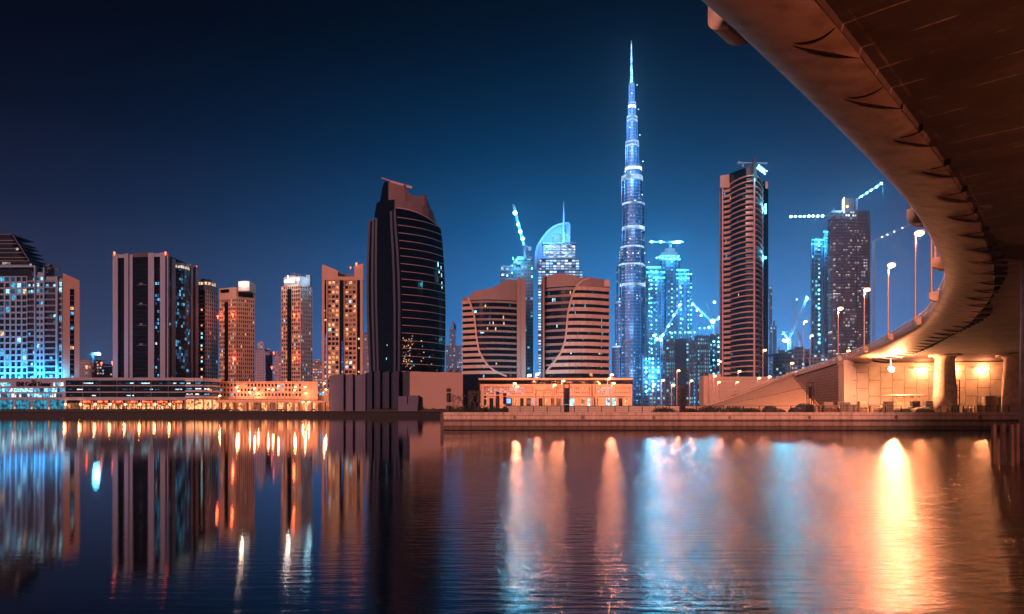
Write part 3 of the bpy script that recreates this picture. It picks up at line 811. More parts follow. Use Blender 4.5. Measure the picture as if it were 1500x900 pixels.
# --- long podium with sign
d0 = 500
t_ = root_b('podium_building', 'low grey podium building with lit cyan windows and dark rooftop lettering over the left corner', 'building', 50, d0)
def podium(t_, a, c_, ytop, d0, dd=30, wall=C_lilac):
    m_ = MB(); m_.prism([P(a, d0), P(c_, d0), P(c_, d0 + dd), P(a, d0 + dd)], GZ, Z(ytop, d0)); m_.build('body', wall, t_)
podium(t_, -80, 96, 554.3, d0)
for r_, (y0, y1) in enumerate(((560.5, 566), (569, 574.5), (577, 582))):
    x = -79.0
    while x < 94:
        w_ = R.uniform(2.0, 6.5)
        if r_ == 0 and 22 < x + w_ and x < 76: x += w_ + 1; continue
        if x + w_ > 95: break
        m_ = MB(); m_.slab(P(x, d0), P(x + w_, d0), -.1, .06, Z(y1, d0), Z(y0, d0)); m_.build('window', R.choice([L_cyanb, L_cyanb, L_cyan, L_cyan, L_white, L_dim]), t_)
        x += w_ + R.uniform(.4, 1.6)
for x in range(-78, 96, 25):
    m_ = MB(); m_.slab(P(x + 1.5, d0), P(x + 22.5, d0), -.1, .07, GZ + .6, Z(586, d0)); w_ = m_.build('shop_window', L_lobby, t_)
    m_ = MB(); 
    for k in range(5): m_.slab(P(x + 1.5 + k * 5, d0), P(x + 1.9 + k * 5, d0), .08, .2, GZ + .6, Z(586, d0))
    m_.build('mullion', C_dark, w_)
    m_ = MB(); m_.slab(P(x - .6, d0), P(x + .6, d0), .1, .5, GZ + 1, GZ + 3.3); m_.build('pillar_lamp', L_shopw, t_)
m_ = MB(); m_.slab(P(-80, d0), P(96, d0), .0, .5, Z(585, d0), Z(583.5, d0)); m_.slab(P(-80, d0), P(96.2, d0), .0, .5, Z(556, d0), Z(554, d0)); m_.build('cornice', C_lilac, t_)
text_mesh('ENI Coral Tower', 4.6, stone('black lettering', (.004, .004, .005)), t_, (X(49.5, d0), d0 - .45, Z(566, d0)), 0, 'sign_lettering', .2, width=X(74.5, d0) - X(24.5, d0))
# palm like emblem over the letters
m_ = MB()
ec = Vector((X(49, d0), d0 - .5, Z(560.6, d0)))
for a in range(-75, 76, 25):
    q_ = rad(a); m_.face([ec + Vector((-.25, 0, 0)), ec + Vector((.25, 0, 0)), ec + Vector((math.sin(q_) * 2.2 + .15, 0, math.cos(q_) * 2.0)), ec + Vector((math.sin(q_) * 2.2 - .15, 0, math.cos(q_) * 2.0))])
    m_.face([ec + Vector((.25, .3, 0)), ec + Vector((-.25, .3, 0)), ec + Vector((math.sin(q_) * 2.2 - .15, .3, math.cos(q_) * 2.0)), ec + Vector((math.sin(q_) * 2.2 + .15, .3, math.cos(q_) * 2.0))])
m_.box(ec.x - 2.3, ec.x + 2.3, ec.y, ec.y + .3, ec.z - .35, ec.z); m_.build('sign_emblem', C_dark, t_)

t_ = root_b('podium_building', 'long dark banded podium building with red lit shopfronts at street level', 'building', 185, d0)
m_ = MB(); m_.prism([P(96.3, d0), P(271.7, d0), P(271.7, d0 + 30), P(96.3, d0 + 30)], GZ, Z(555, d0)); m_.build('body', G_black, t_)
for y0, y1 in ((553.5, 557.5), (564.5, 566), (574, 575.5), (582, 586.5)):
    m_ = MB(); m_.slab(P(96.3, d0), P(271.7, d0), .0, .9, Z(y1, d0), Z(y0, d0)); m_.build('floor_band', C_lilac, t_)
for k in range(8):
    x = 97 + k * 25
    if x < 271:
        m_ = MB(); m_.slab(P(x - .25, d0), P(x + .25, d0), 0, .7, Z(582, d0), Z(557.5, d0)); m_.build('mullion', C_grey, t_)
for k in range(46):
    x = R.uniform(97, 264); y = R.choice([561.5, 570.5, 579.5]); w_ = R.uniform(2, 7)
    if y > 575 and R.random() < .6: continue
    m_ = MB(); m_.slab(P(x, d0), P(x + w_, d0), .0, .1 + k * .004, Z(y + .9, d0), Z(y - .6, d0)); m_.build('window', R.choice([L_cyan, L_dim, L_cyanb, L_dim, L_dim, L_white]), t_)
for k in range(8):
    x = 97.5 + k * 21.8
    m_ = MB(); m_.slab(P(x + 1.5, d0), P(x + 20, d0), 0, .12, GZ + .7, Z(590.5, d0)); w_ = m_.build('shop_window', L_dimw, t_)
    for q_ in range(7):
        if k == 0 and q_ > 2: break
        if R.random() < .85:
            xa_ = x + 1.6 + q_ * 2.6; ya_ = R.choice((590.6, 591.5, 593.5)); m_ = MB(); m_.slab(P(xa_, d0), P(xa_ + R.uniform(1.2, 2.5), d0), .1, .17 + q_ * .004, GZ + R.choice((.8, 1.6, 2.4)), Z(ya_, d0)); m_.build('lit_display', R.choice([L_shopw, L_shopw, L_shop, L_warm, L_pale, L_shopw]), w_)
    m_ = MB()
    for q_ in range(4): m_.slab(P(x + 1.5 + q_ * 5.8, d0), P(x + 1.9 + q_ * 5.8, d0), .13, .3, GZ + .7, Z(590.5, d0))
    m_.build('mullion', C_dark, w_)
    if k:
        m_ = MB(); m_.slab(P(x + 3, d0), P(x + 18, d0), .95, 1.2, Z(590, d0), Z(587.3, d0)); m_.build('shop_sign', L_shop, t_)
        m_ = MB(); m_.prism([P(x + 1, d0 - 2.8), P(x + 20.5, d0 - 2.8), P(x + 20.5, d0 - .95), P(x + 1, d0 - .95)], Z(591.4, d0), Z(590.6, d0)); m_.build('awning', stone('red awning', (.45, .05, .03)), t_)
    m_ = MB(); m_.slab(P(x - .3, d0), P(x + .9, d0), 0, .95, GZ, Z(586.5, d0)); m_.build('pillar', C_lilac, t_)
    m_ = MB(); m_.ball((X(x + .3, d0), d0 - 1.5, Z(592.5, d0)), .7, 8); m_.build('wall_lamp', L_sod, t_)
    glow_pt(t_, (X(x + .3, d0), d0 - 3.2, Z(592.5, d0)), 1200, (1, .30, .10), .5)
t_ = root_b('podium_building', 'pale curved corner podium with thin cyan lit bands, right end of the dark banded podium', 'building', 297, d0)
arc = [P(272, d0), P(285, d0 - 1), P(298, d0), P(310, d0 + 5), P(321.5, d0 + 14)]
m_ = MB(); m_.prism([*arc, P(321, d0 + 40), P(272, d0 + 40)], GZ, Z(556, d0)); m_.build('body', G_dark, t_)
def band(mb, arc, z0, z1, t0=0, t1=.8, mi=0):
    for a, c_ in zip(arc, arc[1:]): mb.slab(a, c_, t0, t1, z0, z1, mi)
for y0, y1 in ((554, 559), (564, 566.5), (572, 574.5), (580, 584)):
    m_ = MB(); band(m_, arc, Z(y1, d0), Z(y0, d0)); m_.build('floor_band', C_white, t_)
for y in (561.5, 569.5, 577.5):
    for a, c_ in zip(arc, arc[1:]):
        m_ = MB(); m_.slab(a.lerp(c_, .1), a.lerp(c_, R.uniform(.5, .9)), .0, .1, Z(y + 1.2, d0), Z(y - .6, d0)); m_.build('window', R.choice([L_cyan, L_dim, L_white]), t_)
for k, (a, c_) in enumerate(zip(arc, arc[1:])):
    m_ = MB(); m_.slab(a.lerp(c_, .08), a.lerp(c_, .92), .0, .15, GZ + .8, Z(585.5, d0)); m_.build('shop_window', L_shopw, t_)
    m_ = MB(); m_.slab(a.lerp(c_, -.04), a.lerp(c_, .04), .0, .9, GZ, Z(584, d0)); m_.build('pillar', C_white, t_)

# --- tower B2: pale piers and black glass
d0 = 560
t_ = root_b('office_tower', 'dark glass tower framed by tall pale vertical piers with red beacons on top', 'tower', 225, d0)
A, B, Cc = P(167, d0), P(244, d0 - 6), P(289, d0 + 26)
ztop = Z(373.5, d0)
F = quad3(A, B, Cc)
m_ = MB(); m_.prism([F[0], F[1], F[2], F[3]], GZ, [ztop - 1, ztop - 1, Z(394, d0 + 26), ztop - 3]); m_.build('body', G_black, t_)
u = (B - A); 
def fr_(x): return (x - 167) / (244 - 167)
zp = ztop
for a, c_, t1, yt in ((167, 174.5, 1.6, 373), (184, 190, 1.6, 373), (190.3, 195, .6, 374), (219, 227.5, 1.6, 373), (236.5, 243.8, 1.7, 373)):
    m_ = MB(); m_.slab(A + u * fr_(a), A + u * fr_(c_), -.5, t1, GZ, Z(yt, d0)); m_.build('pier', C_lilac, t_)
m_ = MB(); m_.slab(A + u * fr_(174.7), A + u * fr_(183.8), -3, 1.45, Z(379, d0), Z(374, d0)); m_.slab(A + u * fr_(227.7), A + u * fr_(236.3), -3, 1.45, Z(379, d0), Z(374, d0)); m_.build('pier_link', C_lilac, t_)
m_ = MB(); m_.slab(A + u * fr_(195), A + u * fr_(219), -8, .2, Z(378, d0), Z(372, d0)); m_.build('roof_screen', C_dark, t_)
for j in range(34):
    z = GZ + 8 + j * (Z(380, d0) - GZ - 10) / 34
    m_ = MB(); m_.slab(A + u * fr_(174.7), A + u * fr_(183.8), .0, .12, z, z + .2); m_.slab(A + u * fr_(195.2), A + u * fr_(218.8), .0, .12, z, z + .2); m_.slab(A + u * fr_(227.7), A + u * fr_(236.3), .0, .12, z, z + .2)
    m_.build('floor_line', stone('black floor line', (.02, .022, .03)), t_)
for y, x in ((416, 207), (445, 207), (475, 207), (504, 207)):
    m_ = MB(); m_.slab(A + u * fr_(201), A + u * fr_(216), .2, .4, Z(y + 3, d0), Z(y + 2.5, d0)); m_.slab(A + u * fr_(205), A + u * fr_(209.5), .2, .5, Z(y + 2, d0), Z(y, d0)); m_.build('vent_panel', C_grey, t_)
v = Cc - B
def side(a, c_, t0, t1, z0, z1, mb): mb.slab(B + v * a, B + v * c_, t0, t1, z0, z1); return mb
side(.0, .05, 0, 1.5, GZ, Z(374, d0), MB()).build('pier', C_lilac, t_)
side(.12, .24, -.3, 1.5, GZ, Z(380, d0), MB()).build('pier', C_lilac, t_)
side(.74, .82, -.3, 1.3, GZ, Z(388, d0 + 20), MB()).build('pier', C_lilac, t_)
side(.90, 1.0, -.3, 1.3, GZ, Z(391, d0 + 26), MB()).build('pier', C_lilac, t_)
# curved glass bay
arc = []
n = Vector((v.y, -v.x)).normalized()
for k in range(11):
    f = .25 + .48 * k / 10; arc.append(B + v * f + n * (5.2 * math.sin(math.pi * (k / 10) * .8 + .3) - 1.3))
m_ = MB(); m_.prism([*arc, B + v * .73 - n * 8, B + v * .25 - n * 8], GZ, Z(386, d0)); m_.build('curved_bay', windowed('bay glass', (.03, .04, .06), (.008, .02, .05), 1.5, 2.6, .30, [(.02, .08, .18), (.03, .12, .25), (.02, .06, .14), (.15, .5, .8)], .9, .9, .86, ang=.6, clump=.25), t_)
m_ = MB(); band(m_, arc, Z(386, d0), Z(383.5, d0), -1, .5); band(m_, arc, Z(393, d0), Z(391.5, d0), -.5, .4)
m_.build('crown_ring', C_white, t_)
for a, c_ in list(zip(arc, arc[1:]))[0:9:1]:
    m_ = MB(); m_.slab(a.lerp(c_, .15), a.lerp(c_, .85), .02, .15, Z(391, d0), Z(387, d0)); m_.build('window', lit('crown lights', (1, .85, .6), .9), t_)
for k in range(1, 30):
    z = GZ + k * (Z(392, d0) - GZ) / 30
    m_ = MB(); band(m_, arc, z, z + .3, .0, .25); m_.build('floor_line', C_grey, t_)
pk = []
for j in range(30):
    for k in range(3):
        pk.append((*(A + u * fr_(229.2 + k * 2.9) + Vector((0, -.2))), GZ + 10 + j * 3.25, 1.3, 2.0, math.atan2(u.y, u.x), .5, j / 30))
        if k < 2: pk.append((*(B + v * (.065 + .03 * k) + n * .2), GZ + 10 + j * 3.25, .9, 2.2, math.atan2(v.y, v.x), .5, j / 30))
put_panes(t_, [p for p in pk if R.random() < (.75 if .62 < p[7] < .70 or .82 < p[7] < .9 else .22)], mixpick(1, [(L_cyan, 3), (L_cyanb, 1), (L_dim, 4), (L_white, .5)]))
for px, py, dd in ((167.5, 370.5, d0 - 2), (242.5, 370.5, d0 - 8), (287.5, 391, d0 + 24)): beacon(t_, px, py, dd, .75, 0)

# --- B3 slim grey tower with curved lit crown
d0 = 600
t_ = root_b('apartment_tower', 'slim grey apartment tower with rounded lit crown, directly right of the pale-pier tower', 'tower', 303, d0)
A, B, Cc = P(286, d0), P(300, d0 - 4), P(318.5, d0 + 8)
F = quad3(A, B, Cc); m_ = MB(); m_.prism(F, GZ, Z(424, d0)); m_.build('body', G_dark, t_)
fr = MB(); pn = []
fac(fr, pn, B, Cc, GZ, Z(426, d0), 6, 30, pw=.45, ph=.4, t=.6); fr.build('facade', stone('light grey render', (.62, .60, .62), var=.1, scale=.05), t_)
fr = MB(); pl = []
for j in range(30):
    z = GZ + (Z(430, d0) - GZ) * j / 30
    m_ = MB(); m_.slab(A, B, -.1, 1.4, z, z + .4); m_.slab(A, B, 1.3, 1.4, z + .42, z + 1.4); m_.build('balcony', C_lilac, t_)
    c_ = A.lerp(B, .3); pl.append((c_.x, c_.y - .1, z + 2.3, 3.4, 2.0, 0, .3, j / 30)); c_ = A.lerp(B, .75); pl.append((c_.x, c_.y - .1, z + 2.3, 2.6, 2.0, 0, .7, j / 30))
put_panes(t_, pl, mixpick(.75, [(L_warm, 5), (L_cyanb, 2), (L_pale, 4), (L_dimw, 2)]), cap=60)
put_panes(t_, pn, mixpick(.03, [(L_warm, 3), (L_cyan, 1)]), cap=100)
for z0, z1, k, mt in ((426, 419, 1.0, C_lilac), (419, 413, .86, C_white), (413, 408.5, .5, C_grey)):
    c_ = mid(F); pl_ = [c_ + (p - c_) * k for p in F]; ar = [pl_[0], pl_[1] + Vector((-.5, -.8)), (pl_[1] + pl_[2]) / 2 + Vector((1.6, -1.8)) * k, pl_[2], pl_[3]]
    m_ = MB(); m_.prism(ar, Z(z0, d0), Z(z1, d0) - .1); m_.build('crown_tier', mt, t_)
    if mt is C_white:
        for a, b2 in ((ar[0], ar[1]), (ar[1], ar[2]), (ar[2], ar[3])):
            for f0 in (.1, .55):
                w_ = MB(); w_.slab(a.lerp(b2, f0), a.lerp(b2, f0 + .33), .02, .12, Z(418, d0), Z(414, d0)); w_.build('window', L_pale, t_)

def resid(label, Apx, Bpx, Cpx, d0, dA, dC, ytop, nl, nrr, rows, wallL, wallR, dark_cols, lp, tabL, tabR=None, name='apartment_tower', t=.7, cap=100):
    t_ = root_b(name, label, 'tower', (Apx + Cpx) / 2, d0)
    A, B, Cc = P(Apx, d0 + dA), P(Bpx, d0), P(Cpx, d0 + dC)
    F = quad3(A, B, Cc); zt = Z(ytop, d0)
    m_ = MB(); m_.prism(F, GZ, zt - .5); m_.build('body', G_dark, t_)
    f1 = MB(); p1 = []; fac(f1, p1, A, B, GZ, zt, nl, rows, pw=.36, ph=.40, t=t, skip=lambda i, j: i in dark_cols)
    f1.build('left_facade', wallL, t_)
    u = B - A
    for i in dark_cols:
        m_ = MB(); m_.slab(A + u * (i + .0) / nl, A + u * (i + 1.0) / nl, t + .02, t + .25, GZ + 1, zt - 3); m_.build('dark_strip', G_black, t_)
    f2 = MB(); p2 = []; fac(f2, p2, B, Cc, GZ, zt, nrr, rows, pw=.40, ph=.42, t=t)
    f2.build('right_facade', wallR, t_)
    a = put_panes(t_, p1, mixpick(lp, tabL), cap=cap * 2 // 3)
    put_panes(t_, p2, mixpick(lambda x, z: lp * .5 if not callable(lp) else lp(x, z) * .5, tabR or tabL), cap=cap // 3)
    return t_, F, zt
WT = [(L_warm, 5), (L_pale, 3), (L_dimw, 3), (L_cyanb, 1)]
d0 = 590
t_, F, zt = resid('orange brown apartment tower with a lit white box on its roof', 322, 346, 372.5, d0, 6, 9, 437, 9, 9, 27, C_beige, C_beige, (3, 4), .30, WT, [(L_dimw, 3), (L_warm, 1)])
c_ = mid(F)
m_ = MB(); m_.prism([c_ + (p - c_) * 1.05 for p in F], zt + .05, [Z(421, d0), Z(421, d0), Z(427, d0), Z(427, d0)]); m_.build('crown', C_beige, t_)
m_ = MB(); m_.slab(F[0].lerp(F[1], .1), F[0].lerp(F[1], .6), .5, 1.3, Z(428, d0), Z(423.5, d0)); m_.slab(F[1].lerp(F[2], .1), F[1].lerp(F[2], .9), .5, 1.4, Z(434, d0), Z(428, d0)); m_.build('crown_opening', G_black, t_)
m_ = MB(); m_.box(X(351, d0), X(367.5, d0), d0 - 3, d0 + 12, Z(424, d0) - 2, Z(413, d0)); m_.build('roof_box', C_white, t_)
m_ = MB(); m_.box(X(352, d0), X(366.5, d0), d0 - 3.3, d0 - 3.05, Z(422, d0), Z(414.5, d0)); m_.build('roof_light_panel', lit('lit roof box', (1, .82, .62), 1.7, lo=.6, hi=1.3), t_)
glow_pt(t_, (X(359, d0), d0 - 7, Z(417, d0)), 4000, (1, .7, .5), .8)
for px, py in ((341, 461), (342, 524.5), (319, 463.5)): beacon(t_, px, py, d0 - 2 if px > 330 else d0 + 4, .9, 2500)
d0 = 600
t_, F, zt = resid('apartment tower with bright white floodlit crown, orange left face and blue grey right face', 412.5, 440, 457, d0, 6, 10, 418, 9, 7, 31, C_beige, stone('light grey render', (.62, .60, .62)), (3, 4), .28, WT, [(L_dim, 3), (L_cyan, 1.5), (L_pale, 1)])
m_ = MB(); m_.prism([P(416, d0 + 4), P(438, d0), P(452, d0 + 5), P(438, d0 + 20)], zt, Z(405, d0)); m_.prism([P(420, d0 + 6), P(432, d0 + 3), P(446, d0 + 10), P(432, d0 + 18)], Z(405, d0), Z(402.5, d0)); m_.box(X(445, d0), X(451, d0), d0 + 6, d0 + 12, zt, Z(401, d0)); m_.build('crown', C_white, t_)
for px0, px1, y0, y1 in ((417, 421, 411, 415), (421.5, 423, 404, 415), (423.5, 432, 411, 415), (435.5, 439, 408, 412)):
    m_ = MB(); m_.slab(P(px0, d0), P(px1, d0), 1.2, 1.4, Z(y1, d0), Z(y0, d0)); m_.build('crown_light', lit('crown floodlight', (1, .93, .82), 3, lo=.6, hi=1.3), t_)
glow_pt(t_, (X(425, d0), d0 - 6, Z(412, d0)), 5000, (1, .85, .75), .8); glow_pt(t_, (X(452, d0), d0 - 2, Z(410, d0)), 3000, (.4, .8, 1), .8)
m_ = MB(); m_.bar((X(424, d0), d0 + 6, Z(398, d0)), (X(441, d0), d0 + 6, Z(402, d0)), .6); m_.bar((X(432, d0), d0 + 6, Z(403, d0)), (X(432, d0), d0 + 6, Z(399, d0)), .6); m_.build('roof_crane', C_grey, t_)
for px, py in ((431, 461), (431.5, 524)): beacon(t_, px, py, d0 - 2, .9, 2500)
# B6 portal tower
d0 = 570
t_ = root_b('apartment_tower', 'salmon portal framed tower with two raised corners and many lit windows beside the black tower', 'tower', 503, d0)
zt = Z(411, d0)
F = [P(472.5, d0), P(532, d0), P(532, d0 + 28), P(472.5, d0 + 28)]
m_ = MB(); m_.prism(F, GZ, zt); m_.build('body', G_black, t_)
C_sal = stone('salmon render', (.52, .37, .28), var=.14, scale=.05)
m_ = MB(); a = F[0]
for x0, x1, yt in ((472.5, 476, 390), (478.8, 480.5, 406), (496.8, 498, 411), (504.3, 505.5, 411), (522, 523.5, 406), (528.3, 532, 388)):
    m_.slab(P(x0, d0), P(x1, d0), -.3, 1.7, GZ, Z(yt, d0))
m_.build('pier', C_sal, t_)
m_ = MB()
m_.prism([P(472.5, d0 - 1.75), P(495, d0 - 1.75), P(495, d0 + 10), P(472.5, d0 + 10)], Z(411, d0), [Z(388, d0), Z(397.5, d0), Z(397.5, d0), Z(388, d0)])
m_.prism([P(495.05, d0 - 1.75), P(518.95, d0 - 1.75), P(518.95, d0 + 10), P(495.05, d0 + 10)], Z(411, d0), Z(406, d0))
m_.prism([P(519, d0 - 1.75), P(532, d0 - 1.75), P(532, d0 + 10), P(519, d0 + 10)], Z(411, d0), [Z(391, d0), Z(387, d0), Z(387, d0), Z(391, d0)])
m_.build('portal_head', C_sal, t_)
m_ = MB(); m_.prism([P(485, d0 + 8), P(519, d0 + 8), P(519, d0 + 20), P(485, d0 + 20)], Z(405, d0), Z(399, d0)); m_.prism([P(490, d0 + 4), P(500, d0 + 4), P(500, d0 + 16), P(490, d0 + 16)], Z(405, d0), Z(396.5, d0)); m_.build('roof_plant', C_grey, t_)
for k in range(10):
    m_ = MB(); m_.slab(P(484 + k * 3.4, d0), P(484.6 + k * 3.4, d0), .3, .5, Z(406, d0), Z(401, d0)); m_.build('roof_post', C_grey, t_)
fr = MB(); pn = []
fac(fr, pn, P(480.5, d0), P(496.8, d0), GZ, zt, 3, 28, pw=.22, ph=.38, t=1.0)
fac(fr, pn, P(505.5, d0), P(522, d0), GZ, zt, 3, 28, pw=.22, ph=.38, t=1.0)
fr.build('facade', C_sal, t_)
put_panes(t_, pn, mixpick(.70, [(L_warm, 5), (L_pale, 3), (L_dimw, 7), (L_cyanb, 1), (L_cyan, .6)]), cap=100)
pn = []
for j in range(28):
    z = GZ + (j + .5) * (zt - GZ) / 28
    for x in (475.4, 477.5, 502, 526):
        if R.random() < .22: pn.append((X(x, d0), d0 - 1.0, z, 1.3, 1.6, 0, 0, 0))
put_panes(t_, pn, mixpick(1, [(L_pale, 2), (L_cyan, 1)]))
m_ = MB(); m_.slab(P(477.2, d0), P(477.7, d0), .1, .3, GZ + 12, Z(490, d0)); m_.slab(P(501, d0), P(501.4, d0), .1, .3, GZ + 5, Z(500, d0)); m_.build('light_line', lit('blue line light', (.08, .25, 1), 1.2), t_)
beacon(t_, 522, 386.5, d0 - 1, .75, 800); beacon(t_, 513.5, 392, d0 + 12, .45)

# --- orange podium and street
d0 = 520
t_ = root_b('podium_building', 'long orange lit podium with rows of small windows below the two orange apartment towers', 'building', 400, d0)
m_ = MB(); m_.prism([P(322, d0), P(466, d0), P(466, d0 + 30), P(322, d0 + 30)], GZ, Z(560, d0)); m_.build('body', C_pod, t_)
fr = MB(); pn = []
fac(fr, pn, P(322, d0), P(442, d0), Z(582, d0), Z(561, d0), 24, 3, pw=.42, ph=.42, t=.4); fr.build('facade', C_pod, t_)
put_panes(t_, pn, mixpick(.28, [(L_warm, 3), (L_pale, 2), (L_cyan, 1)]))
m_ = MB(); m_.slab(P(442.5, d0), P(466, d0), 0, 1.2, Z(586, d0), Z(560, d0)); m_.slab(P(322, d0), P(466.5, d0), 0, 1.6, Z(584.5, d0), Z(582.5, d0)); m_.slab(P(322, d0), P(466.5, d0), 0, 1.0, Z(560, d0), Z(559, d0)); m_.build('cornice', C_pod, t_)
for k in range(12):
    m_ = MB(); m_.slab(P(324 + k * 12, d0), P(331 + k * 12, d0), 0, .2, GZ + .5, Z(590, d0)); m_.build('shop_window', R.choice([L_shopw, L_warm, L_dimw, L_shopw]), t_)
t_ = root_b('low_building', 'low salmon building with two cyan panes beside the fins of the black tower base', 'building', 474, d0)
m_ = MB(); m_.prism([P(466.8, d0 + 4), P(481.5, d0 + 4), P(481.5, d0 + 24), P(466.8, d0 + 24)], GZ, Z(571, d0)); m_.build('body', C_pod, t_)
for x, mt in ((468, L_cyan), (472, L_cyanb), (477, L_warm)):
    m_ = MB(); m_.slab(P(x, d0 + 4), P(x + 2.6, d0 + 4), 0, .15, Z(579, d0), Z(574, d0)); m_.build('window', mt, t_)
t_ = root_b('road_viaduct', 'low road viaduct with pale parapet running in front of the orange podium', 'viaduct', 400, 505)
m_ = MB(); m_.prism([P(318, 503), P(482, 503), P(482, 511), P(318, 511)], Z(590, 503), [Z(586, 503), Z(587.5, 503), Z(587.5, 511), Z(586, 511)]); m_.build('deck', C_pod, t_)
for k in range(9):
    m_ = MB(); x = 322 + k * 19; m_.slab(P(x, 505), P(x + 1.6, 505), -3, .4, GZ, Z(590, 503)); m_.build('pillar', C_pod, t_)

# --- B7 black curved tower
d0 = 500
t_ = root_b('office_tower', 'black curved glass tower with thin horizontal lines and brown sail shaped crown', 'tower', 596, d0)
ys = [316, 340, 370, 409, 451, 493, 530, 548]
xl = [540.8, 539.6, 538.4, 537.6, 538, 539.6, 541, 541.8]
xc = [581.5, 583.2, 586, 588, 589, 588.8, 588.3, 588]
xr = [645.5, 647.8, 650, 652, 652.8, 652.4, 651.6, 651]
NK = 10
def ring(i, off=0.0):
    l, c_, r_ = P(xl[i], d0 + 16), P(xc[i], d0 - 6), P(xr[i], d0 + 22)
    pts = [l, l.lerp(c_, .2)]; pts.append(l.lerp(c_, .6)); pts.append(c_)
    nn_ = Vector(((r_ - c_).y, -(r_ - c_).x)).normalized()
    for k in range(1, NK + 1):
        f = k / NK; pts.append(c_.lerp(r_, f) + nn_ * (5.0 * math.sin(math.pi * f) * .8))
    if off:
        ctr = P(596, d0 + 25); pts = [p + (p - ctr).normalized() * off for p in pts]
    return pts
def ztop7(k):
    if k <= 3: return Z([317, 315, 312, 308.5][k], d0)
    f = (k - 3) / NK; return Z(308.5 + 20.5 * f ** 1.6, d0 + 10 * f)
m_ = MB(); k_ = 4 + NK
for i in range(len(ys)):
    rg = ring(i); zz = Z(ys[i], d0)
    m_.v += [(p.x, p.y, (zz if i else ztop7(j))) for j, p in enumerate(rg)] + [(X(600, d0), d0 + 60, zz if i else Z(318, d0)), (X(548, d0), d0 + 50, zz if i else Z(318, d0))]
kk = k_ + 2
for i in range(len(ys) - 1):
    for j in range(kk):
        j2 = (j + 1) % kk; m_.f.append((i * kk + j2, i * kk + j, (i + 1) * kk + j, (i + 1) * kk + j2)); m_.m.append(0)
m_.f.append(tuple(range(kk))); m_.m.append(0)
m_.build('glass_body', G_black, t_)
def lev(py):
    for i in range(len(ys) - 1):
        if ys[i] <= py <= ys[i + 1]:
            f = (py - ys[i]) / (ys[i + 1] - ys[i]); a, c_ = ring(i), ring(i + 1); return [p.lerp(q_, f) for p, q_ in zip(a, c_)]
    return ring(len(ys) - 1) if py > ys[-1] else ring(0)
M_line = stone('pink metal trim', (.62, .42, .38), rough=.4, metal=.2)
nl_ = 20
for q_ in range(0, nl_ + 1):
    y = 321 + q_ * 10.8 if False else 322 + q_ * 11.15
    rg = lev(min(y, 546))[3:]
    if y > 546: break
    m_ = MB(); band(m_, rg, Z(y, d0) - .2, Z(y, d0) + .2, -.2, .4); m_.build('floor_trim', M_line, t_)
tp = ring(0)[3:]
m_ = MB()
for j in range(NK): m_.bar((tp[j].x, tp[j].y - .3, ztop7(3 + j)), (tp[j + 1].x, tp[j + 1].y - .3, ztop7(4 + j)), .7)
m_.build('top_trim', M_line, t_)
M_rib = stone('blue grey rib', (.022, .038, .085), rough=.35, var=.15)
for f, w in ((.02, .8), (.16, .5), (.27, .5), (.80, 1.9), (.93, 1.9)):
    pts = []
    for y in range(318, 548, 12):
        rg = lev(y); p = rg[0].lerp(rg[3], f); pts.append((p.x, p.y - .6, Z(y, d0)))
    pts[0] = (pts[0][0], pts[0][1], Z(316 - 6 * f, d0))
    m_ = MB()
    for a, c_ in zip(pts, pts[1:]): m_.bar(a, c_, w, 1.6)
    m_.build('vertical_rib', M_rib, t_)
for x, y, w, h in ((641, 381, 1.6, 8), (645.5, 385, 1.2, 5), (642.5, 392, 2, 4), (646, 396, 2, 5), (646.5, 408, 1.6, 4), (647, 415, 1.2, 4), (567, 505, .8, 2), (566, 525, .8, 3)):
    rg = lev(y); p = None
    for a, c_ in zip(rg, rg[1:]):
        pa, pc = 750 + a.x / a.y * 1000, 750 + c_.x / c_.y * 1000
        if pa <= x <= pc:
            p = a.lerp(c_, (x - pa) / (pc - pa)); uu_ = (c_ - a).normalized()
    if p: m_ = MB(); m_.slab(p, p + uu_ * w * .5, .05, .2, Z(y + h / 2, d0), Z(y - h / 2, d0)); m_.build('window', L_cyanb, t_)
for k in range(70):  # small lit panes stand in for city lights reflected in the glass
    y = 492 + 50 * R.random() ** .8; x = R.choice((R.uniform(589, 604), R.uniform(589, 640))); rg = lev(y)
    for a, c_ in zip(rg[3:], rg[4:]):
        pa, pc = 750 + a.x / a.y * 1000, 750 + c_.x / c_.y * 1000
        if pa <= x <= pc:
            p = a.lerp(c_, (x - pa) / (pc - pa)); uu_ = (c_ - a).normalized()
            m_ = MB(); m_.slab(p, p + uu_ * R.uniform(.4, .9), .03, .12, Z(y, d0), Z(y, d0) + R.uniform(.5, 1.1)); m_.build('window', R.choice([L_warm, L_warm, L_pale, L_dimw, L_cyan]), t_)
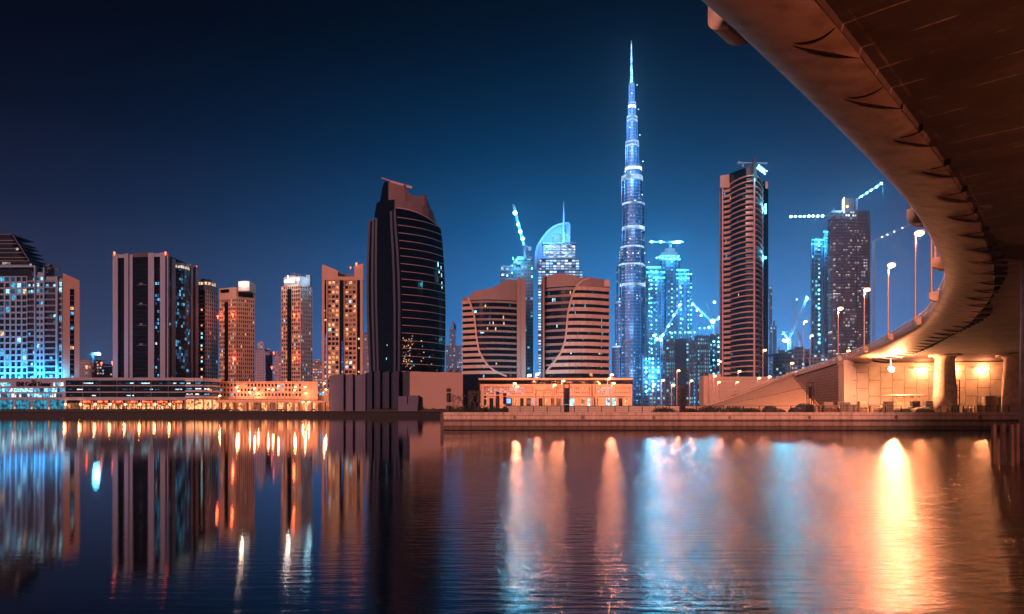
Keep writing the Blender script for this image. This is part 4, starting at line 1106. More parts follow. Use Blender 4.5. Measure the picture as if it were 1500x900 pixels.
# crown
C_crown = stone('brown crown panels', (.17, .125, .125), var=.2, scale=.05); 
def crown(pxs, front_i, zb_y, mat, name, dz=0):
    m_ = MB(); k = len(pxs)
    fr_p = [(X(px, dd), dd) for px, py, dd in pxs]; zt_ = [Z(py, dd) for px, py, dd in pxs]
    bk = [(X(px, dd), dd + 16) for px, py, dd in pxs]
    for i in range(k - 1):
        a, c_ = fr_p[i], fr_p[i + 1]; z0 = Z(zb_y, d0)
        m_.face([(a[0], a[1], z0), (c_[0], c_[1], z0), (c_[0], c_[1], zt_[i + 1]), (a[0], a[1], zt_[i])])
        ab, cb = bk[i], bk[i + 1]
        m_.face([(cb[0], cb[1], z0), (ab[0], ab[1], z0), (ab[0], ab[1], zt_[i]), (cb[0], cb[1], zt_[i + 1])])
        m_.face([(a[0], a[1], zt_[i]), (c_[0], c_[1], zt_[i + 1]), (cb[0], cb[1], zt_[i + 1]), (ab[0], ab[1], zt_[i])])
    a, ab = fr_p[0], bk[0]; m_.face([(a[0], a[1], Z(zb_y, d0)), (a[0], a[1], zt_[0]), (ab[0], ab[1], zt_[0]), (ab[0], ab[1], Z(zb_y, d0))])
    a, ab = fr_p[-1], bk[-1]; m_.face([(a[0], a[1], zt_[-1]), (a[0], a[1], Z(zb_y, d0)), (ab[0], ab[1], Z(zb_y, d0)), (ab[0], ab[1], zt_[-1])])
    m_.build(name, mat, t_)
crown([(578, 292, 503), (590, 295, 504), (604, 297, 506), (618, 301, 509), (628, 305, 513), (634, 310, 517), (636, 319, 520)], 0, 324, C_crown, 'lower_crown')
crown([(569, 266.5, 509), (580, 269.5, 509), (593, 273.5, 510), (597, 280, 511), (602, 286, 512), (612, 287.5, 514), (622, 287, 516), (626, 292, 518), (629, 306, 520)], 0, 308, C_crown, 'upper_crown')
crown([(548.8, 314, 514), (551.5, 298, 512), (556, 295, 508), (578, 292.2, 502.9)], 0, 322, G_black, 'lower_crown_side')
crown([(556.5, 296, 517), (560, 275, 515), (563.5, 266, 512), (569, 266.3, 508.9)], 0, 300, G_black, 'upper_crown_side')
m_ = MB(); m_.bar((X(559, 512), 512, Z(261, 512)), (X(580, 512), 512, Z(268, 512)), .7); m_.bar((X(573, 512), 512, Z(267, 512)), (X(603.5, 512), 512, Z(275.5, 512)), 1.6, 1.8); m_.build('roof_cradle_arm', stone('pink steel', (.5, .36, .36)), t_)
m_ = MB(); m_.box(X(591.5, 512), X(594.5, 512), 510, 513, Z(281, 512), Z(272, 512)); m_.box(X(619, 518), X(624, 518), 516, 519, Z(288, 518), Z(285.5, 518)); m_.build('roof_plant', C_dark, t_)
# base of the black tower
C_fin = stone('grey violet fin panels', (.12, .125, .19), var=.14, scale=.06)
C_finD = stone('dark blue fin panels', (.035, .045, .085), var=.2, scale=.06)
t_ = root_b('podium_building', 'windowless podium with curved grey fins and a plain salmon box under the black tower', 'building', 590, 490)
def fin(a, c_, y0, y1, dd, mat, depth=6, bulge=2.0, nm='fin_panel'):
    m_ = MB(); A_, C_ = P(a, dd + 1.5), P(c_, dd); pts = []
    for k in range(7):
        f = k / 6; pts.append(A_.lerp(C_, f) + Vector((0, -bulge * math.sin(math.pi * f * .6))))
    m_.prism([*pts, C_ + Vector((0, depth)), A_ + Vector((0, depth))], GZ, [Z(y0, dd) + 1.2 * k / 6 for k in range(7)] + [Z(y0, dd) + 1.2, Z(y0, dd)]); m_.build(nm, mat, t_)
for a, c_ in ((482, 504), (504, 517.5), (517.5, 536)): fin(a, c_, 550.5, 594, 490, C_fin)
for k, (a, c_) in enumerate(((536, 546), (547, 558), (559, 571), (572.5, 585))): fin(a, c_, 546.5, 594, 489 - k, C_finD, bulge=3)
fin(586, 600, 546, 594, 487, C_finD, bulge=1)
m_ = MB(); m_.prism([P(534, 494), P(601, 494), P(601, 540), P(534, 540)], GZ, Z(548, 494)); m_.build('podium_core', C_finD, t_)
m_ = MB(); m_.prism([P(600.2, 484), P(701.5, 484), P(701.5, 530), P(600.2, 530)], GZ, [Z(545, 484), Z(546.2, 484), Z(546.2, 530), Z(545, 530)]); m_.build('salmon_box', stone('salmon plain wall', (.44, .31, .26), var=.06, scale=.02, streak=False), t_)
m_ = MB(); m_.box(X(584, 480), X(597, 480), 478, 484, GZ, Z(581, 480)); m_.box(X(598, 480), X(613, 480), 479, 484, GZ, Z(579.5, 480)); m_.box(X(595, 478), X(612, 478), 476.9, 478, GZ, Z(592, 478)); m_.build('service_box', C_fin, t_)
m_ = MB()
for x in (655, 664.5): m_.prism([P(x, 500), P(x + 8, 500), P(x + 8, 504), P(x, 504)], Z(546.3, 500), [Z(545.5, 500), Z(539, 500), Z(539, 504), Z(545.5, 504)])
m_.build('roof_fin', C_dark, t_)
# ---------------------------------------------------------------- the pair of curved office blocks
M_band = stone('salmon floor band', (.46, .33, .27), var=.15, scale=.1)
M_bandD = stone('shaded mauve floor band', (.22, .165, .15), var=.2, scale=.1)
M_roofw = stone('mauve parapet wall', (.25, .175, .155), var=.12, scale=.06)
def ipol(tab, x):
    if x <= tab[0][0]: return tab[0][1]
    for (a, fa), (b_, fb) in zip(tab, tab[1:]):
        if x <= b_: return fa + (fb - fa) * (x - a) / (b_ - a)
    return tab[-1][1]
def curved_block(label, px0, px1, top, ytop_rows, yb, rows, curve, bright_left, d0, win, side=None, bulge=4.0):
    """curve: [(y, px)] dividing line; bright bands on one side of it"""
    t_ = root_b('office_building', label, 'building', (px0 + px1) / 2, d0, 'pair of banded buildings split by a sweeping curve')
    K = 16
    def surf(px, off=0.0):
        f = (px - px0) / (px1 - px0); dd = d0 - bulge * math.sin(math.pi * f) - off
        return Vector((X(px, d0), dd))
    ft = [surf(px0 + (px1 - px0) * k / K) for k in range(K + 1)]
    zt = [Z(ipol(top, px0 + (px1 - px0) * k / K), d0) for k in range(K + 1)]
    m_ = MB(); bk = [Vector((X(px1, d0), d0 + 26)), Vector((X(px0, d0), d0 + 26))]
    m_.prism(ft + bk, GZ, [min(z, Z(ytop_rows, d0)) for z in zt] + [Z(ytop_rows, d0)] * 2); m_.build('glass_body', G_black, t_)
    m_ = MB()
    for k in range(K):
        a, c_ = ft[k], ft[k + 1]; zr = Z(ytop_rows, d0) - .1
        m_.prism([Vector((a.x, a.y - .9)), Vector((c_.x, c_.y - .9)), Vector((c_.x, d0 + 20)), Vector((a.x, d0 + 20))], [min(zr, zt[k] - .2), min(zr, zt[k + 1] - .2)] * 2 if False else [zr if zt[k] > zr + .3 else zt[k] - .3, zr if zt[k + 1] > zr + .3 else zt[k + 1] - .3, zr if zt[k + 1] > zr + .3 else zt[k + 1] - .3, zr if zt[k] > zr + .3 else zt[k] - .3], [zt[k], zt[k + 1], zt[k + 1], zt[k]])
    m_.build('roof_parapet', M_roofw, t_)
    pitch = (yb - ytop_rows) / rows
    for j in range(rows + 1):
        y = ytop_rows + (j + .35) * pitch
        if y > yb: break
        cx = ipol(curve, y); z = Z(y, d0)
        segs = []
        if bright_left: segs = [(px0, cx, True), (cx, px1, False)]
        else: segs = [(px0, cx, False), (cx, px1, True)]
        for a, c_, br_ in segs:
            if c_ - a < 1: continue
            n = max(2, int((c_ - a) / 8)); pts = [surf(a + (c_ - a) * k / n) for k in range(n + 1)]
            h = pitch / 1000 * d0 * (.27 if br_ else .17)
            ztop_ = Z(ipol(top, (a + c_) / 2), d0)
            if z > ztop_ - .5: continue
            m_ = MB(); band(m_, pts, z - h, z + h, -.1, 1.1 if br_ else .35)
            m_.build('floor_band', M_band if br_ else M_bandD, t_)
        # lit panes
    for (x, y, w, h, mt) in win:
        p = surf(x); m_ = MB(); m_.box(X(x, d0), X(x + w, d0), p.y - .35, p.y - .2, Z(y + h, d0), Z(y, d0)); m_.build('window', mt, t_)
    m_ = MB(); pts = []
    for k in range(41):
        y = curve[0][0] + (curve[-1][0] - curve[0][0]) * k / 40; x = ipol(curve, y); p = surf(x, .9); pts.append((p.x, p.y, Z(y, d0)))
    for a, c_ in zip(pts, pts[1:]): m_.bar(a, c_, 1.0, .8)
    m_.build('sweeping_curve', M_band, t_)
    return t_
def wl(n, x0, x1, ya, pitch, rows, mats, w=(1.5, 4)):
    out = []
    for _ in range(n):
        j = R.randrange(rows); out.append((R.uniform(x0, x1), ya + (j + .72) * pitch, R.uniform(*w), pitch * .5, R.choice(mats)))
    return out
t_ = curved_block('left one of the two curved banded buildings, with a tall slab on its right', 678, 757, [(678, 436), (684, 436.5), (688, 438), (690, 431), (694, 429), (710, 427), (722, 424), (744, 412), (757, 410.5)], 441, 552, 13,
                  [(437, 686), (448, 690), (462, 695), (480, 697), (495, 698.5), (515, 702), (525, 707), (538, 716), (546, 727), (552, 742)], True, 330,
                  [(695.5, 456, 6, 3.6, L_cyanb), (704, 485.5, 11, 4.2, L_cyanb)] + wl(16, 705, 754, 441, 8.54, 13, [L_dim, L_dim, L_cyan, L_pale], (1, 2.2)))
m_ = MB(); m_.box(X(757.2, 330), X(763, 330), 327, 350, GZ, Z(409.5, 330)); m_.box(X(763.1, 330), X(769.8, 330), 325, 352, GZ, Z(411.5, 330)); m_.build('end_slab', M_roofw, t_)
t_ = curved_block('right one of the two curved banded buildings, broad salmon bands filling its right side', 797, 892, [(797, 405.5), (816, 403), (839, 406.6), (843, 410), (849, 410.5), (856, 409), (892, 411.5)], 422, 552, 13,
                  [(411, 862), (414, 852), (420, 845), (430, 839), (442, 835), (461, 830.5), (480, 829), (500, 827), (518, 821), (532, 811), (546, 799)], False, 330,
                  [(846.5, 423.5, 5, 3, L_cyanb)] + wl(20, 802, 884, 422, 9.6, 13, [L_dim, L_dim, L_cyan, L_cyanb, L_pale], (.8, 2)) + [(880, 422 + (j + .72) * 9.6, .7, 5, L_cyan) for j in range(4, 13)] + [(852, 422 + (j + .72) * 9.6, .7, 4, L_cyan) for j in range(7, 12)], bulge=5)
m_ = MB(); m_.box(X(795, 330), X(797, 330), 326, 350, GZ, Z(405, 330)); m_.build('end_slab', M_roofw, t_)
m_ = MB(); m_.slab(P(862, 330), P(892.3, 330), .9, 2.2, Z(421, 330), Z(411.8, 330)); m_.build('bright_parapet', M_band, t_)
# shared podium
d0 = 280
t_ = root_b('podium_building', 'two storey salmon podium with patterned panels below the two curved blocks', 'building', 815, d0)
m_ = MB(); m_.prism([P(703, d0), P(926, d0), P(926, d0 + 40), P(703, d0 + 40)], GZ, Z(563, d0)); m_.build('body', C_pod, t_)
m_ = MB(); m_.prism([P(701, d0 - 2), P(927, d0 - 2), P(927, d0 + 42), P(701, d0 + 42)], Z(557, d0), Z(554.4, d0)); m_.build('roof_slab', C_pod, t_)
m_ = MB(); m_.prism([P(704, d0 + 3), P(925, d0 + 3), P(925, d0 + 38), P(704, d0 + 38)], Z(563, d0), Z(557.1, d0)); m_.build('roof_glazing', G_black, t_)
m_lat = windowed('patterned panels', (.45, .32, .25), (.10, .06, .05), .9, .9, .10, [(1, .55, .3), (.2, .6, .8)], .7, .55, .55)
for k, (a, c_, y0, y1) in enumerate(((706, 784, 564, 592), (784, 796, 570, 592), (796, 812, 569, 592), (812, 866, 563.5, 592), (867, 872, 563.5, 592), (872, 925.5, 563.5, 592))):
    m_ = MB(); A, B = P(a + .3, d0), P(c_ - .3, d0)
    m_.slab(A, B, 0, 1.0, Z(y0 + 2, d0), Z(y0, d0)); m_.slab(A, B, 0, .9, Z(581, d0), Z(578.5, d0)); m_.slab(A, A + (B - A) * .03, 0, .95, GZ, Z(y0 + 2, d0)); m_.slab(B - (B - A) * .03, B, 0, .95, GZ, Z(y0 + 2, d0)); m_.build('frame', C_pod, t_)
for a, c_, mt in ((709, 723, 0), (724, 738, 0), (739, 749, 0), (750, 757, 0), (759, 766, 0), (769, 781, 1), (799, 809, 1), (815, 830, 1), (833, 839, 0), (841, 850, 1), (852, 864, 1), (875, 898, 0), (900, 923, 1)):
    for y0, y1 in ((566.5, 571.5), (572.5, 577.5)):
        m_ = MB(); m_.slab(P(a, d0), P(c_, d0), 0, .15, Z(y1, d0), Z(y0, d0)); m_.build('lattice_window', windowed('cyan panes in pattern', (.40, .28, .22), (.05, .07, .09), .8, .8, .55, [CYAN, (.1, .4, .7), CYANW, (.9, .6, .4)], .8, .6, .6) if mt == 0 else m_lat, t_)
for x in range(708, 924, 9):
    if R.random() < .85:
        m_ = MB(); m_.slab(P(x, d0), P(x + R.uniform(4, 7), d0), 0, .12, GZ, Z(583.5, d0)); m_.build('doorway', R.choice([L_cyan, L_warm, L_dimw, G_dark, L_cyanb, G_dark, L_warm]), t_)
# blue lit sign box at its foot
t_ = thing('info_kiosk', 'small kiosk with blue lit panel at the foot of the salmon podium', 'kiosk', (X(745, 262), 262, GZ))
MB().box(X(741, 262), X(749, 262), 261, 263, GZ, Z(583, 262)).build('kiosk_body', C_dark, t_)
MB().box(X(742, 262), X(748, 262), 260.8, 260.95, Z(591, 262), Z(584.5, 262)).build('lit_panel', lit('blue panel', (.12, .3, 1), 3, lo=.6, hi=1.2), t_)

# ---------------------------------------------------------------- far blue towers
FB = [(.45, .75, 1.0), (.20, .55, .95), (.7, .88, 1.0)]
# sail topped hotel tower
d0 = 1000
t_ = root_b('hotel_tower', 'pale blue hotel tower with quarter circle sail top and thin spire', 'tower', 815, d0)
C_blue = stone('blue lit pale cladding', (.12, .32, .62), var=.12, scale=.02)
W_hot = windowed('hotel facade', (.05, .16, .36), (.02, .07, .16), 5.5, 4.2, .85, FB, 1.7, .8, .55)
def bl_(px0, px1, y0, y1, dd, mat, name, dep=30, mb=None):
    m_ = mb or MB(); m_.prism([P(px0, dd), P(px1, dd), P(px1, dd + dep), P(px0, dd + dep)], GZ if y1 is None else Z(y1, dd), Z(y0, dd)); 
    if mb is None: m_.build(name, mat, t_)
bl_(796, 843, 356, 378, d0, W_hot, 'upper_block'); bl_(790.6, 848, 378.1, 395, d0 - 2, W_hot, 'middle_block', 36); bl_(788, 853, 395.1, None, d0 - 4, W_hot, 'lower_block', 40)
for x0, x1, y, dd in ((795, 844.5, 357, d0), (789.5, 849, 379, d0 - 2), (787, 854, 396, d0 - 4)):
    m_ = MB(); m_.slab(P(x0, dd), P(x1, dd), .1, 3, Z(y + .8, dd), Z(y - .8, dd)); m_.build('cornice', C_blue, t_)
for y in (361, 366, 371, 376):
    m_ = MB(); m_.slab(P(802, d0), P(841, d0), .1, .6, Z(y + 1.1, d0), Z(y - 1.1, d0)); m_.build('window', lit('hotel light strip', (.62, .8, 1), 1.1, scale=.15), t_)
sail = [(785, 395), (785, 371), (787, 362), (790, 356), (795, 348), (801, 340.5), (808, 334), (816, 329.5), (824, 327.3), (834, 326.5), (834, 357)]
m_ = MB(); k = len(sail)
fr_p = [(X(x, d0), d0 + 4, Z(y, d0)) for x, y in sail]; inn = [(X(x + (4 if x < 830 else -3), d0), d0 + 4, Z(y + (5 if 300 < y < 350 else 0), d0)) for x, y in sail]
m_.v += fr_p + [(a, b_ + 14, c_) for a, b_, c_ in fr_p]
m_.f.append(tuple(range(k))); m_.m.append(0); m_.f.append(tuple(range(2 * k - 1, k - 1, -1))); m_.m.append(0)
for i in range(k): j = (i + 1) % k; m_.f.append((j, i, k + i, k + j)); m_.m.append(0)
m_.build('sail_wall', stone('sail panel', (.07, .20, .45), var=.08, scale=.02), t_)
m_ = MB()
for a, c_ in zip(fr_p[:9], fr_p[1:10]): m_.bar((a[0], a[1] - 1, a[2]), (c_[0], c_[1] - 1, c_[2]), 2.2, 3)
m_.bar((fr_p[9][0], d0 + 3, fr_p[9][2]), (fr_p[10][0], d0 + 3, fr_p[10][2]), 2.2, 3); m_.build('sail_rim', C_blue, t_)
m_ = MB(); m_.prism([P(808, d0 + 1), P(833, d0 + 1), P(833, d0 + 3), P(808, d0 + 3)], Z(346, d0), [Z(344, d0), Z(342, d0), Z(342, d0), Z(344, d0)]); m_.prism([P(811, d0 + 1.5), P(832, d0 + 1.5), P(832, d0 + 3), P(811, d0 + 3)], Z(354, d0), Z(347, d0)); m_.build('lit_canopy', lit('teal crown light', (.25, .75, .95), 1.2, scale=.05, lo=.5, hi=1.3), t_)
m_ = MB(); m_.tube([(X(826, d0), d0 + 2, Z(356, d0)), (X(826, d0), d0 + 2, Z(320, d0)), (X(826, d0), d0 + 2, Z(295, d0))], [1.8, 1.5, .5]); m_.build('spire', C_blue, t_)
flood(t_, (X(822, d0), d0 - 8, Z(350, d0)), 40000, (.30, .75, 1), 2); flood(t_, (X(800, d0), d0 - 25, Z(352, d0)), 130000, (.30, .70, 1), 2); flood(t_, (X(825, d0), d0 - 25, Z(320, d0)), 60000, (.35, .75, 1), 2)

# tower under construction with the leaning crane
d0 = 700
t_ = root_b('unfinished_tower', 'dark blue unfinished tower with cyan lit top, left of the sail topped hotel', 'tower', 757, d0)
m_ = MB(); bl_(733, 752, 389, None, d0, None, '', 20, m_); bl_(752, 781, 380, None, d0 + 4, None, '', 22, m_); m_.build('core', windowed('unfinished blue facade', (.06, .10, .15), (.012, .02, .035), 3.2, 3.6, .08, [(.1, .6, .8)], 1.0, .7, .5), t_)
bl_(757, 779, 376, 381, d0 + 2, stone('site blue concrete', (.16, .22, .28)), 'core_top', 16)
for y in (390, 395, 400):
    m_ = MB(); m_.slab(P(733, d0), P(752, d0), .1, 1.2, Z(y + 2, d0), Z(y + .6, d0)); m_.build('floor_slab', C_grey, t_)
for x, y, w_, h in ((734, 392, 4, 5), (741, 393, 4, 4), (748, 388, 4, 2), (753, 384, 7, 2.2), (763, 379, 5, 2), (772, 380, 5, 1.6), (735, 401, 3, 3), (742, 403, 2, 2), (749, 399, 2, 3), (755, 380, 2, 3), (751, 377, 1, 4), (778.5, 392, 1.4, 3), (778.5, 404, 1.2, 3), (756, 386, 5, 1.6)):
    m_ = MB(); m_.box(X(x, d0), X(x + w_, d0), d0 - .6, d0 - .2, Z(y + h, d0), Z(y, d0)); m_.build('work_light', L_workd if w_ > 3 else L_work, t_)
glow_pt(t_, (X(757, d0), d0 - 8, Z(383, d0)), 40000, (.1, .7, 1), 1.5)
glow_pt(t_, (X(757, d0), d0 - 12, Z(410, d0)), 9000, (.1, .5, 1), 1.5)

M_crane = stone('crane lattice steel', (.22, .32, .44), rough=.5, metal=.2)
def lattice(mb, a, b_, w, nseg, th):
    a = Vector(a); b_ = Vector(b_); t = (b_ - a).normalized(); up = Vector((0, 0, 1)) if abs(t.z) < .8 else Vector((1, 0, 0))
    r_ = t.cross(up).normalized() * w / 2; q_ = r_.cross(t).normalized() * w / 2
    ch = [(r_ + q_), (-r_ + q_), (-q_ * 1.0)] if abs(t.z) < .95 else [(r_ + q_), (-r_ + q_), (-r_ - q_), (r_ - q_)]
    for c_ in ch: mb.bar(a + c_, b_ + c_, th)
    for k in range(nseg):
        p, p2 = a.lerp(b_, k / nseg), a.lerp(b_, (k + 1) / nseg)
        for i in range(len(ch)): mb.bar(p + ch[i], p2 + ch[(i + 1) % len(ch)], th * .7)
def tcrane(label, d0, mast, jib, lights=(), cj=None, lt=.0, w=2.6, col=None, lampw=0, cable=None, red=True, lmat=None):
    """mast ((px,yb),(px,yt)), jib ((px,y),(px,y)), cj counter jib end"""
    (mx_, myb), (_, myt) = mast
    t_ = thing('tower_crane', label, 'crane', (X(mx_, d0), d0, GZ if myb is None else Z(myb, d0)))
    g = lambda x, y: (X(x, d0), d0, Z(y, d0))
    m_ = MB(); lattice(m_, (X(mx_, d0), d0, GZ if myb is None else Z(myb, d0)), g(mx_, myt), w, 14, w * .16); m_.build('mast', M_crane, t_)
    m_ = MB(); lattice(m_, g(*jib[0]), g(*jib[1]), w * .8, 18, w * .15); m_.build('jib', M_crane, t_)
    if cj:
        m_ = MB(); m_.bar(g(*jib[0]), g(*cj), w * .5); p = g(*cj); m_.box(p[0] - w * .7, p[0] + w * .7, d0 - w * .6, d0 + w * .6, p[2] - w, p[2] + w * .3); m_.build('counter_jib', M_crane, t_)
    p = g(*jib[0]); m_ = MB(); m_.box(p[0] - w * .6, p[0] + w * .6, d0 - w * .8, d0 + w * .5, p[2] - w * .8, p[2] + w * .7); m_.build('cab', M_crane, t_)
    if cable:
        m_ = MB(); m_.tube([g(*cable[0]), g(*cable[1])], w * .08, 4); m_.build('hoist_cable', M_crane, t_)
    for (x, y, r_) in lights:
        m_ = MB(); m_.ball(g(x, y - 0), r_, 8); m_.build('jib_lamp', lmat or L_flood, t_)
        if lampw: glow_pt(t_, (X(x, d0), d0 - r_ * 2.2, Z(y, d0)), lampw, (.10, .62, 1), r_)
    return t_
tcrane('crane with four big blue white lamps climbing its raised jib over the unfinished tower', 700, ((769, 380), (769, 362)), ((767, 358), (752, 300)), [(754.5, 312, 2.1), (759, 329, 1.5), (762, 339.5, 1.8), (765.5, 350, 1.8)], cj=(776, 364), w=2.2, lampw=14000)
tcrane('small unlit crane on the same unfinished tower, jib raised to the right', 704, ((773, 378), (773, 368)), ((773, 368), (778, 361)), [], cj=(769, 370), w=1.6)

# supertall needle tower
d0 = 1500
t_ = root_b('supertall_tower', 'very tall stepped needle skyscraper glowing blue white, the tallest thing in view', 'skyscraper', 926, d0)
W_bk = windowed('needle facade', (.03, .11, .26), (.012, .045, .11), 6.0, 6.5, .34, [(.5, .78, 1.0), (.22, .55, .95), (.8, .92, 1.0), (.12, .35, .7)], 1.1, .45, .42, clump=.12, rough=.4)
M_fin = stone('steel fin blue', (.09, .28, .62), rough=.35, var=.15, scale=.02, metal=.3)
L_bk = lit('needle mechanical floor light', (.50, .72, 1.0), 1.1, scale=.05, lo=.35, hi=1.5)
L_bks = lit('needle spot', (.8, .92, 1), 4, lo=1, hi=1)
# each lobe: (name, centre px, half width px, depth offset, y top)
def lobe(pxc, hw, dd, ytop, ybot, nm='tier'):
    w_ = hw / 1000 * d0; cx = X(pxc, d0); k = 10
    pts = [(cx + w_ * math.cos(a), d0 + dd - w_ * .9 * math.sin(a)) for a in [math.pi * i / k for i in range(k, -1, -1)]]
    pts += [(cx + w_, d0 + dd + w_), (cx - w_, d0 + dd + w_)]
    z0 = GZ if ybot is None else Z(ybot, d0); z1 = Z(ytop, d0)
    o_ = MB().prism(pts, z0, z1).build(nm, W_bk, t_)
    m_ = MB(); step = 7.2; z = z0 + 3
    po = [Vector(((p[0] - cx) * 1.05 + cx, (p[1] - d0 - dd) * 1.05 + d0 + dd)) for p in pts[:k + 1]]
    while z < z1 - 1:
        band(m_, po, z, z + 1.5, -1.0, 0); z += step
    for i in (0, k // 4, k // 2, 3 * k // 4, k): m_.bar((po[i].x, po[i].y - .5, z0), (po[i].x, po[i].y - .5, z1), 1.6 if i in (0, k) else .8)
    m_.build('floor_fins', M_fin, o_)  # horizontal floor fins and mullions built as one mesh
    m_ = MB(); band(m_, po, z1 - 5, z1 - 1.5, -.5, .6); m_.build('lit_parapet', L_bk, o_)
    return po
lobe(906.5, 8.5, 6, 506, None); lobe(908.5, 6.8, 2, 441, 506.1); lobe(911.5, 5.2, 0, 387, 441.1); lobe(914, 4.4, 4, 361, 387.1) if False else None
lobe(941, 6.5, 8, 412, None); lobe(939.5, 5.4, 4, 387, 412.1); lobe(938, 6, 2, 347, 387.1)
lobe(925, 18.5, 4, 387, None, 'core_tier'); lobe(926.5, 16.5, 4, 361, 387.1, 'core_tier'); lobe(928.3, 15.6, 6, 297, 361.1, 'core_tier')
lobe(926.5, 14.5, 6, 257, 297.1, 'core_tier'); lobe(928.5, 11.3, 6, 243, 257.1, 'core_tier'); lobe(927, 9, 8, 205, 243.1, 'core_tier')
lobe(926.8, 7, 8, 168, 205.1, 'core_tier'); lobe(926.6, 5, 8, 147, 168.1, 'core_tier'); lobe(926.2, 3.6, 8, 120, 147.1, 'core_tier')
m_ = MB(); m_.tube([(X(926, d0), d0 + 8, Z(121, d0)), (X(926, d0), d0 + 8, Z(90, d0)), (X(925.7, d0), d0 + 8, Z(57, d0))], [3.4, 1.9, .7], 8); m_.build('spire', lit('spire floodlight glow', (.30, .70, 1.0), 2.0, scale=.12, lo=.3, hi=1.6), t_)  # floodlight on the spire is put in as emission
def mech(pxc, hw, y0, y1, dd, mt=None):
    w_ = hw / 1000 * d0 * 1.07; cx = X(pxc, d0); k = 8
    pts = [Vector((cx + w_ * math.cos(a), d0 + dd - w_ * .9 * math.sin(a) - 1.2)) for a in [math.pi * i / k for i in range(k, -1, -1)]]
    m_ = MB(); band(m_, pts, Z(y1, d0), Z(y0, d0), -1, .2); m_.build('mechanical_floor', mt or L_bk, t_)
mech(926.6, 5, 153.5, 156.5, 8, L_bks); mech(926.8, 7, 175, 177, 8); mech(927, 9, 212, 214, 8); mech(928.5, 11.3, 246.5, 249, 6, L_bks)
mech(926.5, 14.5, 259.5, 265, 6); mech(928.3, 15.6, 333, 338, 6); mech(926, 18.5, 417, 421, 4); mech(912, 5, 489, 493, 2)
for x, y in ((922, 122), (930, 133), (922.5, 145), (932, 168), (919.5, 194), (934, 205), (938.5, 243), (913, 258), (927, 299), (937.5, 291), (916, 374), (924, 375), (932, 375), (941, 375), (905, 441), (900, 506), (947, 388), (920, 354)):
    m_ = MB(); m_.ball((X(x, d0), d0 - 26, Z(y, d0)), 1.05, 6); m_.build('spot_light', L_bks, t_)
for y, e in ((100, 8e4), (150, 1.6e5), (205, 1.8e5), (258, 1.6e5), (330, 9e4), (415, 9e4), (480, 9e4), (545, 9e4)):
    flood(t_, (X(922, d0), d0 - 80, Z(y, d0)), e * 1.7, (.42, .74, 1), 4, (0, 1, .15), 140)

for y, e in ((95, 2.5e4), (135, 4e4), (172, 4e4), (212, 5e4), (262, 6e4)): glow_pt(t_, (X(921, d0), d0 - 34, Z(y, d0)), e, (.40, .70, 1), 3, 'halo_fill_light')  # point lights added to raise a halo in the haze
# ---- cluster under construction
def site_tower(label, px0, px1, ytop, ybot, d0, cols, crown=(), floors=None, slab_step=4.4, dep=30, wall=(.035, .075, .12), dots=True, lit_cols=(), name='unfinished_tower', prob=.10):
    global t_
    t_ = root_b(name, label, 'tower', (px0 + px1) / 2, d0)
    mt = windowed('site facade %d' % int(px0), wall, (.01, .025, .05), 3.6, slab_step, prob, [(.08, .65, .9), (.3, .85, 1)], 1.2, .6, .6)
    bl_(px0 + .6, px1 - .6, ytop + .6, None, d0 + 1.5, mt, 'core', dep)
    z = GZ + 4; m_ = MB()
    while z < Z(ytop, d0):
        m_.prism([P(px0, d0), P(px1, d0), P(px1, d0 + dep + 3), P(px0, d0 + dep + 3)], z, z + .5); z += slab_step
    o_ = m_.build('floor_slabs', stone('site slab', (.06, .13, .24)), t_); o_['kind'] = 'stuff'
    for x in cols:
        m_ = MB(); m_.slab(P(x, d0), P(x + 1.2, d0), -1, .8, GZ, Z(ytop, d0)); m_.build('column', stone('site column', (.05, .12, .24)), t_)
    n = 0
    for x in lit_cols:
        y = ytop + 6
        while y < min(ybot, 575):
            if R.random() < .85 and n < 95:
                n += 1; m_ = MB(); m_.ball((X(x, d0), d0 - 1.2, Z(y, d0)), R.uniform(.6, 1.25), 6); m_.build('work_light', R.choice([L_work, L_work, L_workd]), t_)
            y += R.uniform(5.5, 7.5)
    for (x0, x1, y0, y1) in crown:
        m_ = MB(); m_.slab(P(x0, d0), P(x1, d0), .2, 1.4, Z(y1, d0), Z(y0, d0)); m_.build('lit_floor', lit('cyan lit deck', (.08, .75, 1.0), 3.4, scale=.22, lo=.2, hi=1.7), t_)
        glow_pt(t_, (X((x0 + x1) / 2, d0), d0 - 9, Z(y1 + 3, d0)), 20000, (.08, .62, 1), 1.5, 'work_lamp')
    return t_
d0 = 900
site_tower('tallest middle one of three cyan lit unfinished towers right of the needle', 966, 996, 378, 520, d0 + 12, (970, 975, 987, 992), [(966, 996, 379, 381.5), (967, 995, 374.5, 376)], lit_cols=(984,))
m_ = MB(); bl_(969, 993, 370, 378, d0 + 14, None, '', 20, m_); bl_(974, 989, 364, 370, d0 + 16, None, '', 14, m_); m_.build('core_top', stone('site blue concrete', (.16, .22, .28)), t_)
for x in (964, 968, 973, 978, 984, 990, 995):
    m_ = MB(); m_.ball((X(x, d0), d0 + 8, Z(377 - (x % 3), d0)), 1.3, 6); m_.build('work_light', L_work, t_)
site_tower('left one of three cyan lit unfinished towers, two bright decks near its top', 946, 973, 392, 530, d0, (950, 962, 968), [(946.5, 968, 391, 393), (947, 974, 398, 400.5), (956, 974, 406, 408.5)], lit_cols=(951, 954, 961))
m_ = MB(); bl_(948, 967, 389, 392, d0 + 5, stone('site blue concrete', (.16, .22, .28)), 'core_top', 20)
